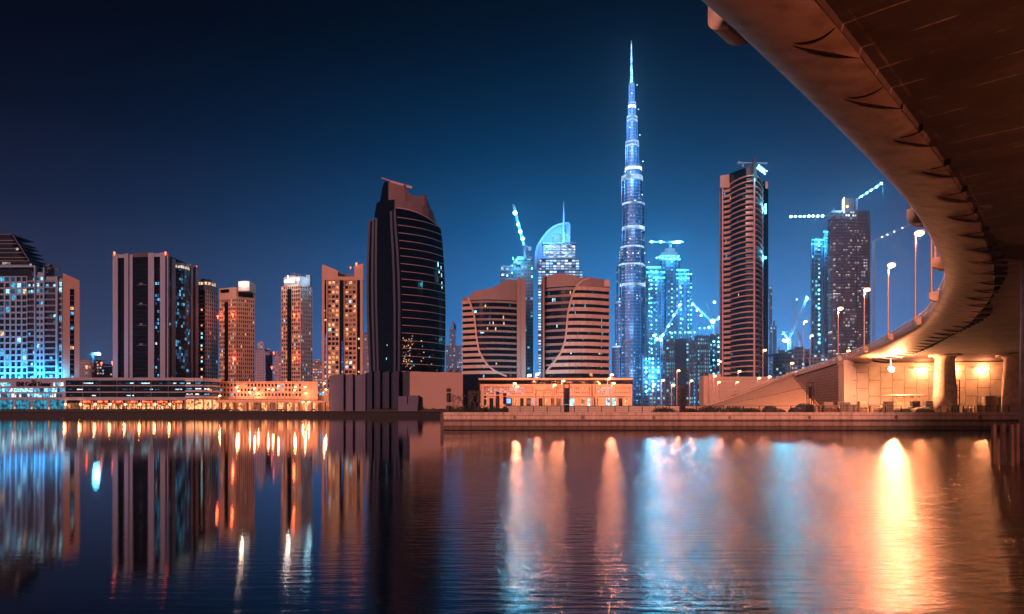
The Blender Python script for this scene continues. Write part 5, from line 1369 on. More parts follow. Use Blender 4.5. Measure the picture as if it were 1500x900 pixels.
site_tower('right one of three cyan lit unfinished towers, stacked bright decks at its top', 990, 1013, 396, 520, d0 - 4, (994, 1003, 1009), [(991, 1009, 395, 397), (990, 1010, 401, 403), (990.5, 1009, 407, 409)], lit_cols=(997, 1008, 1012))
for x, y0, y1 in ((956, 400, 530), (981, 384, 500), (1000, 412, 500)):
    flood(t_, (X(x, d0), d0 - 24, Z((y0 + y1) / 2, d0)), 45000, (.05, .45, 1), 2)
d0 = 640
site_tower('squat unfinished frame full of cyan work lamps below the cyan tower trio', 937, 971, 520, 575, d0, (941, 950, 960, 967), [(944, 952, 528, 530), (950, 966, 541, 543), (945, 962, 553, 555)], lit_cols=(946, 951, 956, 964), slab_step=3.6, prob=.35)
site_tower('half built grey block with rows of pale lit openings in front of the cyan towers', 971, 1017, 497, 570, d0 - 20, (975, 983, 990, 997, 1004, 1012), [], lit_cols=(), slab_step=3.5, wall=(.07, .11, .20), prob=.4)
m_ = MB(); m_.slab(P(988, d0 - 20), P(1005, d0 - 20), .9, 1.5, GZ, Z(500, d0)); m_.build('dark_hoarding', stone('blue black hoarding', (.02, .035, .07)), t_)
site_tower('taller half built block with tidy columns of pale lit openings beside the balcony tower', 1017, 1040, 491, 570, d0 - 30, (1021, 1028, 1034), [], slab_step=3.5, wall=(.06, .13, .24), prob=.65)
site_tower('open concrete frame with scattered cyan lamps directly left of the salmon balcony tower', 1040, 1057, 489, 570, d0 + 40, (1043, 1049), [], lit_cols=(1045, 1052), slab_step=3.6, wall=(.08, .12, .18), prob=.25)
for x0, x1, y in ((974, 983, 493), (985, 996, 491), (998, 1006, 494), (1018, 1030, 487), (1032, 1038, 489)):
    pass
t_ = thing('site_scaffold', 'jagged cyan lit scaffolding standing along the roofs of the half built blocks', 'scaffold', (X(1005, d0), d0, Z(495, d0)))
m_ = MB()
for x in range(973, 1040, 3):
    y = 496 - (8 if x > 1016 else 2); h = R.uniform(3, 9); m_.bar((X(x, d0), d0 - 15, Z(y + 3, d0)), (X(x, d0), d0 - 15, Z(y - h, d0)), .45); m_.bar((X(x, d0), d0 - 15, Z(y - h * .5, d0)), (X(x + 3, d0), d0 - 15, Z(y - h * .6, d0)), .4)
m_.build('poles', stone('scaffold teal', (.12, .35, .45)), t_)
for k in range(9):
    m_ = MB(); x = 976 + k * 7; m_.ball((X(x, d0), d0 - 16, Z(490 - (6 if x > 1016 else 0), d0)), .7, 6); m_.build('work_light', L_work, t_)
glow_pt(t_, (X(1000, d0), d0 - 26, Z(484, d0)), 9000, (.08, .62, 1), 1.5); glow_pt(t_, (X(1035, d0), d0 - 26, Z(484, d0)), 9000, (.08, .62, 1), 1.5)

tcrane('flat crane with two lamps and a bright box, above the tallest cyan tower', 930, ((982, 378), (982, 358)), ((982, 355), (950, 354.5)), [(954.5, 354.5, 1.5), (968, 354.5, 1.5), (987, 355.5, 1.4), (991, 355, 1.9), (995, 354.8, 1.7)], cj=(999, 354), w=2.2, lampw=22000)
tcrane('crane with slanting jib and lamps crossing the face of the three cyan towers', 880, ((969, None), (969, 498)), ((969, 494), (998, 444)), [(971, 491, 1.4), (979, 478, 1.2), (987, 462, 1.3), (996, 447, 1.5), (962, 497, 1.8), (958, 492, 1.6), (968, 498, 1.8)], cj=(960, 498), w=2, lampw=16000)
tcrane('crane with one dazzling blue white lamp at its head, left of the salmon balcony tower', 860, ((1044, None), (1044, 476)), ((1043, 472), (1013, 444)), [(1044, 471, 2.8), (1021, 455, 1.2), (1027, 462.5, 1.2), (1014.5, 446, 1.2), (1038.5, 480, 1.5), (1054, 465, 1.6)], cj=(1052, 467), w=2, lampw=26000)
tcrane('slim crane whose raised jib ends in a single cyan lamp, left of the balcony tower', 1000, ((1050, None), (1050, 470)), ((1047, 470), (1034, 445)), [(1046.5, 443, 1.8)], w=1.8, lampw=30000)
tcrane('unlit dark crane standing against the lower body of the needle tower', 760, ((920, None), (920, 505)), ((920, 502), (928, 499)), [], cj=(915, 501), w=2.2)

# ---------------------------------------------------------------- balcony tower
d0 = 420
t_ = root_b('apartment_tower', 'tall dark apartment tower wrapped in wavy salmon balconies with lit letters near its top', 'tower', 1090, d0)
lf = [(1057, 431), (1063, 430.5), (1069, 428), (1076, 422.5), (1084, 417.5), (1094, 413.5), (1105, 412)]
rt = [(1105, 412), (1109, 413.5), (1113, 418), (1116, 424), (1118, 431)]
LF = [P(*p) for p in lf]; RT = [P(*p) for p in rt]
ins = lambda pts, q_: [p + Vector((0, q_)) for p in pts]
m_ = MB(); m_.prism(ins(LF, 2.0) + ins(RT[1:], 2.0) + [P(1125.5, 436), P(1125.5, 470), P(1057, 470)], GZ, [Z(263, 420)] * (len(LF) + len(RT) - 1) + [Z(266, 420)] * 3); m_.build('glass_body', G_black, t_)
top7 = [Z(257, 430), Z(256.5, 430), Z(254.5, 428), Z(250.5, 422), Z(247.5, 417), Z(245, 414), Z(243.5, 412), Z(249, 413), Z(256, 418), Z(260, 424), Z(264, 431)]
m_ = MB(); m_.prism(ins(LF, 1.2) + ins(RT[1:], 1.2) + [P(1125.5, 436), P(1125.5, 465), P(1057, 465)], Z(269, 420), top7 + [Z(267, 436), Z(267, 436), Z(258, 430)]); m_.build('crown_screen', G_black, t_)
for j in range(37):
    y = 271.5 + j * 7.62
    if y > 548: break
    zz = Z(y, 431)
    m_ = MB(); fl_ = [p + Vector((0, -.6)) for p in LF]
    band(m_, fl_[:3], zz - 1.6, zz - .1, -2.4, .2) ; band(m_, fl_[2:], zz - .75, zz - .1, -2.4, .1)
    m_.build('balcony', M_band, t_)
    m_ = MB(); band(m_, [p + Vector((0, -.6)) for p in RT], zz - .85, zz - .1, -2.2, .1); m_.build('balcony', M_band, t_)
    if R.random() < .9:
        x = R.uniform(1060, 1112); dd = ipol([(a, b_) for a, b_ in lf + rt[1:]], x)
        if R.random() < .3: m_ = MB(); m_.box(X(x, dd), X(x + .9, dd), dd + 1.3, dd + 1.9, zz - 3, zz - 1.2); m_.build('window', R.choice([L_cyan, L_dim, L_pale]), t_)
m_ = MB(); m_.tube([(X(1105, 410), 410, GZ), (X(1105, 410), 410, Z(262, 410))], .55); m_.tube([(X(1058.5, 429), 429, GZ), (X(1058.5, 429), 429, Z(268, 429))], .5); m_.tube([(X(1117, 426), 426, GZ), (X(1117, 426), 426, Z(275, 426))], .4); m_.build('facade_post', M_line, t_)
m_ = MB(); m_.tube([(X(1105, 413), 413, Z(268, 413)), (X(1105, 413), 413, Z(246, 413)), (X(1105, 413), 413, Z(229, 413))], [2.0, 1.9, .3]); m_.build('crown_mast', C_dark, t_)
m_ = MB(); m_.prism([P(1055, 428), P(1068.5, 428), P(1068.5, 445), P(1055, 445)], Z(275, 428), [Z(257.5, 428), Z(255.5, 428), Z(255.5, 428), Z(257.5, 428)]); m_.build('roof_box', M_band, t_); m_ = MB(); m_.prism([P(1121, 434), P(1125, 434), P(1125, 450), P(1121, 450)], Z(276, 434), Z(266, 434)); m_.build('roof_box', M_band, t_)
m_ = MB(); m_.prism([P(1053.8, 433), P(1057, 433), P(1057, 460), P(1053.8, 460)], GZ, Z(281, 433)); m_.prism([P(1121, 437), P(1124.5, 437), P(1124.5, 465), P(1121, 465)], GZ, Z(280, 437)); m_.build('corner_column', C_grey, t_)
m_ = MB(); m_.bar((X(1081, 418), 418, Z(239, 418)), (X(1124, 418), 418, Z(239.5, 418)), .9); m_.box(X(1080, 418), X(1084, 418), 417, 419, Z(241, 418), Z(237.5, 418)); m_.bar((X(1088, 418), 418, Z(245, 418)), (X(1088, 418), 418, Z(239, 418)), .9); m_.build('cradle_arm', M_crane, t_)
sg = text_mesh('DAMAC', 4.0, lit('sign cyan', (.30, .85, 1.0), 5, lo=1, hi=1), t_, (X(1114.5, 411), 411, Z(251.5, 411)), 0, 'sign_lettering', .2, width=X(1123, 411) - X(1107, 411))
sg.rotation_euler = (rad(90), rad(32), rad(10))
glow_pt(t_, (X(1115, 405), 402, Z(250, 405)), 9000, (.1, .7, 1), .6)
for y, h in ((300, 14), (377, 3)):
    m_ = MB(); m_.box(X(1119.4, 432), X(1121, 432), 430, 431.5, Z(y + h, 432), Z(y, 432)); m_.build('work_light', L_work, t_); glow_pt(t_, (X(1120, 426), 425, Z(y + h / 2, 426)), 6000, (.1, .6, 1), .6)
# its low salmon annex
d0 = 400
t_ = root_b('low_building', 'low salmon banded annex at the foot of the wavy balcony tower', 'building', 1085, d0)
m_ = MB(); m_.prism([P(1035, d0), P(1132, d0), P(1132, d0 + 12), P(1035, d0 + 12)], GZ, Z(552, d0)); m_.build('body', C_pod, t_)
m_ = MB(); m_.prism([P(1038, d0 + 1), P(1056, d0 + 1), P(1056, d0 + 10), P(1038, d0 + 10)], Z(552, d0), Z(548, d0)); m_.build('roof_box', C_pod, t_)
for y in (554, 560, 566, 572, 578):
    m_ = MB(); m_.slab(P(1042, d0), P(1132, d0), 0, .5, Z(y + 2.2, d0), Z(y, d0)); m_.build('floor_band', C_sal, t_)
m_ = MB(); m_.slab(P(1029.5, d0), P(1036, d0), -8, 1.5, GZ, Z(551, d0)); m_.build('end_wall', C_sal, t_)

# ---------------------------------------------------------------- right group
d0 = 650
t_ = root_b('office_tower', 'dark violet tower with many pale lit windows and an orange edged rooftop shaft', 'tower', 1244, d0)
W_r = windowed('violet tower facade', (.05, .055, .09), (.02, .025, .045), 2.25, 3.0, .24, [(1, .85, .6), (.75, .85, 1), (1, .93, .8), (.4, .65, .9)], 1.9, .7, .5, clump=.22)
arcp = [P(1213, d0 + 8), P(1217, d0 + 2), P(1224, d0 - 1), P(1240, d0 - 1), P(1258, d0), P(1274.5, d0 + 2)]
m_ = MB(); m_.prism([*arcp, P(1274.5, d0 + 34), P(1213, d0 + 36)], GZ, [Z(324, d0), Z(319, d0), Z(315, d0), Z(308.5, d0), Z(308, d0), Z(308, d0), Z(308, d0), Z(324, d0)]); m_.build('body', W_r, t_)
nb = 71
m_ = MB(); z = GZ + 6
cnt = 0
while z < Z(318, d0):
    o_ = MB(); band(o_, arcp, z, z + .9, -.2, 1.0 + .25 * math.sin(cnt * .7)); o_.build('floor_band', stone('violet band', (.10, .105, .17), var=.2), t_); z += 3.0 if cnt < 1 else 3.0; cnt += 1
for x in (1232, 1254, 1271):
    m_ = MB(); m_.slab(P(x, d0 - 1), P(x + .8, d0 - 1), .3, 1.5, GZ, Z(312, d0)); m_.build('pier', C_dark, t_)
m_ = MB(); m_.prism([P(1237, d0 + 6), P(1251, d0 + 6), P(1251, d0 + 20), P(1237, d0 + 20)], Z(309, d0), Z(287, d0)); m_.build('roof_shaft', C_dark, t_)
m_ = MB(); m_.prism([P(1233.5, d0 + 5), P(1237, d0 + 5), P(1237, d0 + 8), P(1233.5, d0 + 8)], Z(306, d0), [Z(291, d0), Z(286, d0), Z(286, d0), Z(291, d0)]); m_.build('shaft_light', lit('peach shaft light', (1, .72, .50), 3, scale=.1, lo=.6, hi=1.3), t_)
m_ = MB(); m_.ball((X(1245, d0), d0 + 5, Z(300.5, d0)), 1.1, 8); m_.build('warning_light', lit('amber beacon', (1, .35, .1), 6, lo=1, hi=1), t_)
m_ = MB(); m_.slab(P(1218, d0), P(1236, d0), -6, .6, Z(312, d0), Z(309, d0)); m_.bar((X(1220, d0), d0 - 2, Z(312, d0)), (X(1220, d0), d0 - 2, Z(305, d0)), .6); m_.build('roof_deck', M_crane, t_)
glow_pt(t_, (X(1235, d0), d0 - 6, Z(298, d0)), 30000, (.4, .8, 1), 1)
d0 = 760
site_tower('unfinished tower with cyan lit open floors behind the dark violet tower', 1188, 1206, 349, 520, d0, (1188, 1192, 1204), [(1189, 1207, 351, 352.5), (1188, 1203, 357.5, 358.5)], lit_cols=(1199,), slab_step=4.6, wall=(.04, .07, .11), prob=.22)
site_tower('taller narrow unfinished tower glowing cyan at its top, squeezed behind the violet tower', 1206, 1216, 338, 520, d0 + 10, (1207,), [(1206, 1215, 339, 342), (1206, 1214, 349, 350.5), (1206, 1214, 361, 362)], slab_step=4.6, wall=(.04, .07, .11))
tcrane('crane with a straight row of white lamps along its level jib', 820, ((1225, None), (1225, 318)), ((1222, 316.5), (1157, 317.5)), [(1158.5, 317.5, 1.5), (1165, 317.5, 1.3), (1172, 317.3, 1.3), (1178, 317.3, 1.3), (1185, 317, 1.6), (1191, 316.8, 1.5), (1198, 316.8, 1.4), (1205, 316.6, 1.5)], w=1.6, lampw=2500, cable=((1195, 317), (1195, 328)))
tcrane('crane with small blue lamps rising right from the violet tower roof', 660, ((1255, 310), (1255, 294)), ((1254, 293), (1292, 268.5)), [(1262, 288, .8), (1270, 283, .9), (1276, 279, .9), (1284, 274, 1.0), (1291, 269, 1.1)], w=1.3, lampw=9000, cable=((1293, 270), (1294, 289)))
tcrane('distant crane with pale long jib crossing right of the violet tower', 700, ((1280, None), (1280, 354)), ((1273, 356), (1338, 327)), [(1292, 347.7, .5), (1300, 344, .5), (1310, 339.6, .5), (1322, 334, .5)], w=1.8)
tcrane('luffing crane with bright white jib leaning right above the low blue blocks', 820, ((1156, None), (1156, 500)), ((1155, 498), (1183, 435)), [(1148, 499, 1.6), (1151, 500, 1.6), (1182, 437, .9)], cj=(1147, 487), w=2.6, lampw=90000)
tcrane('thinner luffing crane whose jib stands steeply behind the bright one', 860, ((1162, None), (1162, 500)), ((1161, 488), (1167, 438)), [(1167, 439, .8)], cj=(1151, 487), w=2.0)
tcrane('small crane low behind the balcony tower with a slanting jib', 700, ((1130, None), (1130, 530)), ((1130, 526), (1142, 508)), [], w=1.4)
t_ = root_b('curved_mast', 'pale curved arch like mast beside the luffing cranes', 'mast', 1173, 830)
m_ = MB(); m_.tube([(X(x, 830), 830, Z(y, 830)) for x, y in ((1173, 520), (1172.5, 505), (1170, 492), (1166, 483))], [3, 2.8, 2.2, 1.2]); m_.build('arch', M_crane, t_)

def farb(label, px0, px1, ytop, d0, wall, pane, cw, ch, prob, cols, s, name='distant_building', dep=30, steps=(), cat='building', extra=None, group=None):
    global t_
    t_ = root_b(name, label, cat, (px0 + px1) / 2, d0, group)
    mt = windowed('far facade %d %d' % (int(px0), int(ytop)), wall, pane, cw, ch, prob, cols, s, .6, .5, clump=.15)
    bl_(px0, px1, ytop, None, d0, mt, 'body', dep)
    for (a, c_, y) in steps: bl_(a, c_, y, ytop, d0 + 3, mt, 'upper_block', dep * .6)
    m_ = MB(); m_.slab(P(px0 - .3, d0), P(px1 + .3, d0), -dep * .9, .8, Z(ytop + 1, d0), Z(ytop - .2, d0)); m_.build('parapet', stone('far parapet', (.12, .16, .26)), t_)
    return t_
CW_ = [(.3, .7, .95), (.6, .85, 1), (.15, .5, .8)]; OR_ = [(1, .5, .25), (1, .75, .5), (.4, .7, 1)]
farb('low blue lit block behind the sand coloured berm, right of the balcony tower', 1133, 1160, 518, 620, (.10, .14, .20), (.02, .04, .07), 3, 3.4, .35, CW_, 1.0, steps=((1140, 1155, 513),))
farb('unfinished low block with lit decks left of the violet tower', 1160, 1187, 512, 640, (.14, .17, .24), (.03, .05, .08), 3.4, 3.6, .4, CW_, 1.1, steps=((1164, 1178, 508),))
farb('low block with cyan bands below the narrow cyan towers', 1187, 1214, 519, 600, (.12, .18, .26), (.02, .05, .09), 3.2, 3.2, .45, CW_, 1.1)
farb('thin dark tower peeping out right of the wavy balcony tower', 1126.5, 1131, 424, 800, (.05, .06, .10), (.02, .03, .05), 3, 4, .15, CW_, .8, cat='tower', name='distant_tower', steps=((1127, 1130, 419),))
farb('second thin tower peeping out right of the balcony tower, lower', 1131.5, 1137.5, 478, 900, (.06, .09, .14), (.02, .03, .06), 3, 4, .3, CW_, .8, cat='tower', name='distant_tower', steps=((1132.5, 1135, 470),))
farb('far pale blue tower with round top and spire, right beside the black tower', 653, 677, 507, 1500, (.06, .15, .30), (.06, .10, .16), 4, 5, .30, CW_, .8, cat='tower', name='distant_tower', dep=50, steps=((658.5, 667.5, 482),))
d0 = 1500; m_ = MB(); m_.tube([(X(663.5, d0), d0 + 10, Z(483, d0)), (X(663.5, d0), d0 + 10, Z(470, d0))], [2.5, .4]); m_.lathe((X(663, d0), d0 + 20, Z(482, d0)), [(6.5, 0), (6, 8), (4, 14), (1, 18)], 10); m_.build('spire', C_blue, t_)
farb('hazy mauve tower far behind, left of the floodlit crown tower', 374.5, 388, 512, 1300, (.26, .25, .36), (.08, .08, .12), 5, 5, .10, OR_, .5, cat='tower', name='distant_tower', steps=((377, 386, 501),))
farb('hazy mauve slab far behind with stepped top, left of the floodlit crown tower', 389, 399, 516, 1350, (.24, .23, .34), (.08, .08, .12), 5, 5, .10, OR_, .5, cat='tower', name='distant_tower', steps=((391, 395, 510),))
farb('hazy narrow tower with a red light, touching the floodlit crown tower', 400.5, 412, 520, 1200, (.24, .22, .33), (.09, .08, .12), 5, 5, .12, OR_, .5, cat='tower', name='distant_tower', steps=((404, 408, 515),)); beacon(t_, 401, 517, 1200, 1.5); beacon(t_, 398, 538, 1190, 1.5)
farb('low office block with warm lit upper floors right of the floodlit crown tower', 457, 473, 531, 900, (.14, .12, .16), (.08, .07, .09), 3.2, 3.4, .45, OR_, .9, steps=((459, 468, 527),))
farb('faint tower in the narrow gap left of the black curved tower', 531.5, 540, 488, 1000, (.16, .15, .22), (.06, .07, .11), 4, 4, .25, OR_, .5, cat='tower', name='distant_tower')
farb('low hazy block with balconied floors left in the gap beside the pink end wall', 117, 134, 526, 800, (.13, .13, .18), (.04, .05, .08), 4, 3.4, .12, OR_, .5)
farb('low pinkish block with window rows in the gap between the left towers', 134, 152, 533, 760, (.26, .19, .20), (.08, .06, .08), 3, 3.2, .3, OR_, .8, steps=((138, 149, 528),)); beacon(t_, 127, 537, 755, 1.1); beacon(t_, 148.5, 532, 755, 1.0)
farb('low pinkish block with a red light touching the pale-pier tower', 152, 167, 538, 780, (.26, .19, .20), (.09, .07, .09), 3.4, 3.2, .15, OR_, .6); beacon(t_, 165, 531, 775, 1.3)
tcrane('small crane carrying a bright blue white lamp in the gap between the two left towers', 770, ((136, 545), (136, 520)), ((136, 518), (147, 518)), [(140, 518.5, 1.3), (143.5, 518.5, 1.5), (146, 519, 1.2)], cj=(133, 519), w=1.4, lampw=7000)
# band of faint skyline beyond
for k, (a, c_, y) in enumerate(((700, 735, 560), (853, 897, 540), (1057, 1080, 560))): pass
# ---------------------------------------------------------------- street lamps of the far bank and side roads
LS = [  # px, head y, distance, label
 (322, 579, 492, 'street lamp at the right end of the curved corner podium'), (347, 567, 500, 'tall street lamp leftmost in front of the orange podium'), (349.5, 572, 514, 'shorter street lamp beside the leftmost tall one at the orange podium'),
 (366, 574, 514, 'street lamp before the orange podium between two brighter ones, third from the left'), (373, 568, 500, 'street lamp before the orange podium, below the gap left of the hazy mauve tower'), (378.5, 576, 516, 'low street lamp just right of the one below the mauve tower gap'),
 (393, 569, 500, 'street lamp in the middle of the orange podium, left one of a close pair'), (400, 570, 506, 'street lamp in the middle of the orange podium, right one of a close pair'), (408, 565, 500, 'tallest brightest street lamp before the orange podium'),
 (433, 566, 500, 'street lamp below the floodlit crown tower, upper one of two'), (431.5, 571, 508, 'street lamp below the floodlit crown tower, lower one of two'), (447, 566, 500, 'street lamp near the right end of the orange podium, upper one'),
 (448, 575.5, 514, 'street lamp near the right end of the orange podium, lower one'), (475, 561, 500, 'tall street lamp left of the grey fins of the black tower base'), (477.5, 570, 508, 'second street lamp left of the grey fins, lower'),
 (444, 588, 488, 'low lamp under the viaduct, left one of two'), (452.5, 588, 488, 'low lamp under the viaduct, right one of two'),
 (754, 561, 262, 'street lamp before the left wing of the salmon podium, upper one'), (757.5, 565.5, 266, 'street lamp before the left wing of the salmon podium, lower one'), (787, 547, 262, 'tall street lamp in the gap between the two curved blocks'),
 (812, 563, 262, 'street lamp before the salmon podium below the right curved block'), (825, 557, 262, 'taller street lamp before the salmon podium beside the dark totem'), (896, 548, 262, 'tall street lamp at the right end of the salmon podium'),
 (892, 554, 268, 'street lamp left of the tall one at the right end of the salmon podium'), (898.5, 560.5, 268, 'lowest street lamp at the right end of the salmon podium'),
 (958, 562, 240, 'street lamp below the needle tower with a clear post'), (971, 556, 262, 'street lamp before the squat cyan frame'), (986, 563, 262, 'low street lamp left of the half built grey block'), (994, 542, 240, 'tall street lamp before the half built grey block'),
 (1013, 557, 240, 'bright street lamp before the taller half built block'), (1047, 550, 300, 'street lamp before the annex, left one of a pair'), (1053, 559, 300, 'street lamp before the annex, lower one of a pair'), (1055, 529, 380, 'lamp beside the left edge of the balcony tower'),
 (1083, 543, 300, 'street lamp before the balcony tower foot'), (1080, 559, 330, 'low lamp before the balcony tower foot'), (1112, 553, 280, 'street lamp above the berm ridge, left one of a low pair'), (1127, 551, 280, 'street lamp above the berm ridge, right one of a low pair'),
 (1120, 512, 260, 'tall street lamp rising before the right edge of the balcony tower'), (1160, 531, 260, 'low street lamp above the berm peak'), (1180, 470, 225, 'tall street lamp behind the berm peak, left one of a pair'), (1189, 491, 240, 'tall street lamp behind the berm peak, right one of a pair'), (1243, 513, 205, 'small street lamp right of the post crossing the violet tower')]
for (px, py, d, lb) in LS:
    far_ = d > 450; z1 = Z(py, d); z0 = 3.7 if far_ else GZ
    if d < 300 and px > 1100: z0 = GZ
    r = .85 if far_ else (.62 if d > 250 else .5)
    street_lamp(X(px, d) - (.6 if not far_ else .8), d, z0, z1 - z0 - .1, lb, 3200 if far_ else 4800, 'street lamps of the city roads', arm=.4, r=r, w=.16 if far_ else .11, rz=0, lightr=.5 if far_ else .35)
d = 300
t_ = street_lamp(X(773, d), d, GZ, Z(549, d) - GZ, 'dazzling blue white lamp on a mast in the gap between the two curved blocks', 30000, None, arm=.3, r=.9, col=(.25, .75, 1), gmat=L_flood, lightr=.8)
# ---------------------------------------------------------------- dark totems and pole clusters on the near promenade
M_blk = stone('black painted steel', (.02, .02, .025), rough=.4)
def totem(px, ytop, w, label, open_=False):
    d = 122.3; x = X(px, d); zt = Z(ytop, d); h = w / 1000 * d / 2
    t_ = thing('light_totem', label, 'totem', (x, d, 3.13), 'dark totems on the promenade')
    MB().prism([(x - h, d - h), (x + h, d - h), (x + h, d + h), (x - h, d + h)], 3.13, 4.5).build('base', M_blk, t_)
    m_ = MB()
    for sx in (-1, 1):
        for sy in (-1, 1): m_.box(x + sx * h - .06, x + sx * h + .06, d + sy * h - .06, d + sy * h + .06, 4.5, zt)
    zz = 4.5
    for f in (.30, .58, .8, 1.0): m_.prism([(x - h, d - h), (x + h, d - h), (x + h, d + h), (x - h, d + h)], 4.5 + (zt - 4.5) * f - .1, 4.5 + (zt - 4.5) * f)
    m_.build('frame', M_blk, t_)
    m_ = MB(); m_.box(x - h + .12, x + h - .12, d - .12, d + .12, 4.5 + (zt - 4.5) * (.31 if open_ else .02), 4.5 + (zt - 4.5) * .78); m_.build('panel', M_blk, t_)
    if not open_: MB().box(x - h + .1, x + h - .1, d - h - .02, d - h + .05, 4.5 + (zt - 4.5) * .3, 4.5 + (zt - 4.5) * .8).build('front_panel', M_blk, t_)
totem(830, 562.5, 7.5, 'dark slatted totem on the promenade before the salmon podium'); totem(999.5, 564, 7.5, 'dark solid totem on the promenade left of the berm')
totem(1187, 560, 7, 'open framed totem standing before the right end of the berm', True); totem(1399, 556.5, 8, 'open framed totem beside the first bridge pier', True)
def cluster(px, ytop, w, d, label):
    x = X(px, d); H = Z(ytop, d) - 3.13; r = w / 1000 * d / 2
    t_ = thing('speaker_post', label, 'post', (x, d, 3.13), 'dark drum topped posts on the quay')
    MB().lathe((x, d, 3.13), [(r * 1.05, 0), (r * 1.05, H * .27), (r * .9, H * .28)], 12).build('base', M_blk, t_)
    MB().bar((x - r * .3, d, 3.13 + H * .28), (x - r * .3, d, 3.13 + H * .45), .07).bar((x + r * .3, d, 3.13 + H * .28), (x + r * .3, d, 3.13 + H * .82), .07).build('stem', M_blk, t_)
    MB().lathe((x, d, 3.13 + H * .42), [(r * .75, 0), (r * .95, .08), (r * .95, H * .36), (r * .7, H * .39)], 12).build('drum', M_blk, t_)
    MB().lathe((x, d, 3.13 + H * .85), [(r * .8, 0), (r, .05), (r, H * .12), (r * .55, H * .14), (r * .4, H * .15)], 12).build('cap', M_blk, t_)
for a in ((657.5, 569, 7.5, 122, 'tallest drum topped post at the left end of the quay'), (687.5, 581, 4, 150, 'smaller far post before the bare trees'), (701.5, 572, 5.5, 126, 'drum topped post at the corner of the salmon box'),
          (710.5, 580, 4, 140, 'short post just right of the one at the salmon box corner'), (729, 574, 5.5, 124, 'drum topped post before the left wing of the podium, left of a pair'), (739.5, 576, 5.5, 127, 'drum topped post beside the blue lit kiosk, right of a pair')): cluster(*a)
# railings
def railing(px0, px1, d, label, step, ybase=3.13, h=1.15):
    t_ = thing('railing', label, 'railing', (X(px0, d), d, ybase)); x0, x1 = X(px0, d), X(px1, d)
    n = max(2, int((x1 - x0) / step))
    for k in range(n + 1):
        x = x0 + (x1 - x0) * k / n; MB().box(x - .06, x + .06, d - .06, d + .06, ybase, ybase + h).build('post', M_blk, t_)
    m_ = MB()
    for z, w in ((h, .09), (h * .66, .04), (h * .33, .04)): m_.bar((x0, d, ybase + z), (x1, d, ybase + z), w)
    m_.build('rail', M_blk, t_)
railing(662, 740, 121.6, 'dark railing at the left end of the quay among the drum topped posts', 1.6)
railing(742, 1060, 121.4, 'thin dark railing along the quay before the salmon podium and road', 2.4)
railing(1066, 1320, 121.4, 'dark railing along the quay before the berm and stored goods', 2.6)
railing(1378, 1478, 121.0, 'dark railing under the bridge between the piers', 1.8)
# bare trees before the salmon box
M_bark = stone('bare tree bark', (.12, .08, .06), var=.3, scale=1)
def bare_tree(px, d, H, label, seed):
    rr = random.Random(seed); x = X(px, d); t_ = thing('bare_tree', label, 'tree', (x, d, GZ), 'bare trees before the salmon box')
    tr = MB(); br_ = MB()
    def grow(mb, p, dr, l, r, k):
        q_ = p + dr * l; mb.tube([p, (p + q_) / 2 + Vector((rr.uniform(-.1, .1) * l, 0, 0)), q_], [r, r * .85, r * .7], 5)
        if k == 0: return
        for _ in range(3 if k > 1 else 4):
            nd_ = (dr + Vector((rr.uniform(-.75, .75), rr.uniform(-.6, .6), rr.uniform(-.05, .45)))).normalized(); grow(br_, q_, nd_, l * rr.uniform(.6, .85), r * .62, k - 1)
    grow(tr, Vector((x, d, GZ)), Vector((rr.uniform(-.1, .1), 0, 1)), H * .32, H * .02, 4)
    tr.build('trunk', M_bark, t_); br_.build('crown', M_bark, t_)
for a in ((664.5, 170, 4.6, 'bare tree between the tall post and the middle of the salmon box', 1), (668.5, 172, 3.9, 'small bare tree just right of the tallest post', 2), (679, 168, 5.2, 'largest bare tree before the salmon box', 3), (688, 170, 5.6, 'spreading bare tree before the right part of the salmon box', 5), (696, 172, 5.6, 'bare tree at the right corner of the salmon box', 8)): bare_tree(*a)
# low hedge band, dark
M_hedge = stone('dark hedge leaves', (.035, .05, .03), var=.5, scale=2, streak=False)
def hedge(px0, px1, d, h, label, seed, z0=3.1, dep=1.4):
    rr = random.Random(seed); m_ = MB(); x0, x1 = X(px0, d), X(px1, d)
    n = int((x1 - x0) * 60 / max(1, (d / 120)))
    for _ in range(min(n, 2600)):
        x = rr.uniform(x0, x1); top = h * (.75 + .35 * noise.noise(Vector((x * .35, seed, 0)))); z = z0 + top * rr.random() ** .6; y = d + rr.uniform(0, dep); s = .10 * (d / 120) ** .7
        a = Vector((rr.uniform(-1, 1), rr.uniform(-1, 1), rr.uniform(-1, 1))).normalized() * s * 1.6; b_ = Vector((rr.uniform(-1, 1), rr.uniform(-1, 1), rr.uniform(-1, 1))).normalized() * s * 1.6; c_ = Vector((x, y, z))
        m_.face([c_ - a, c_ - b_, c_ + a, c_ + b_])
    m_.box(x0, x1, d + .3, d + dep - .3, z0, z0 + h * .6)
    tag(m_.build('hedge', M_hedge, None, loc=((x0 + x1) / 2, d, z0)), label, 'hedge')
hedge(655, 745, 128, 1.15, 'dark clipped hedge behind the posts at the left end of the quay', 3)
hedge(0, 330, 480, 1.7, 'long dark hedge on the far quay below the left podiums', 4, 3.6, 3)
hedge(540, 655, 479, 2.2, 'dark hedge on the far quay before the black tower base', 5, 3.6, 3)
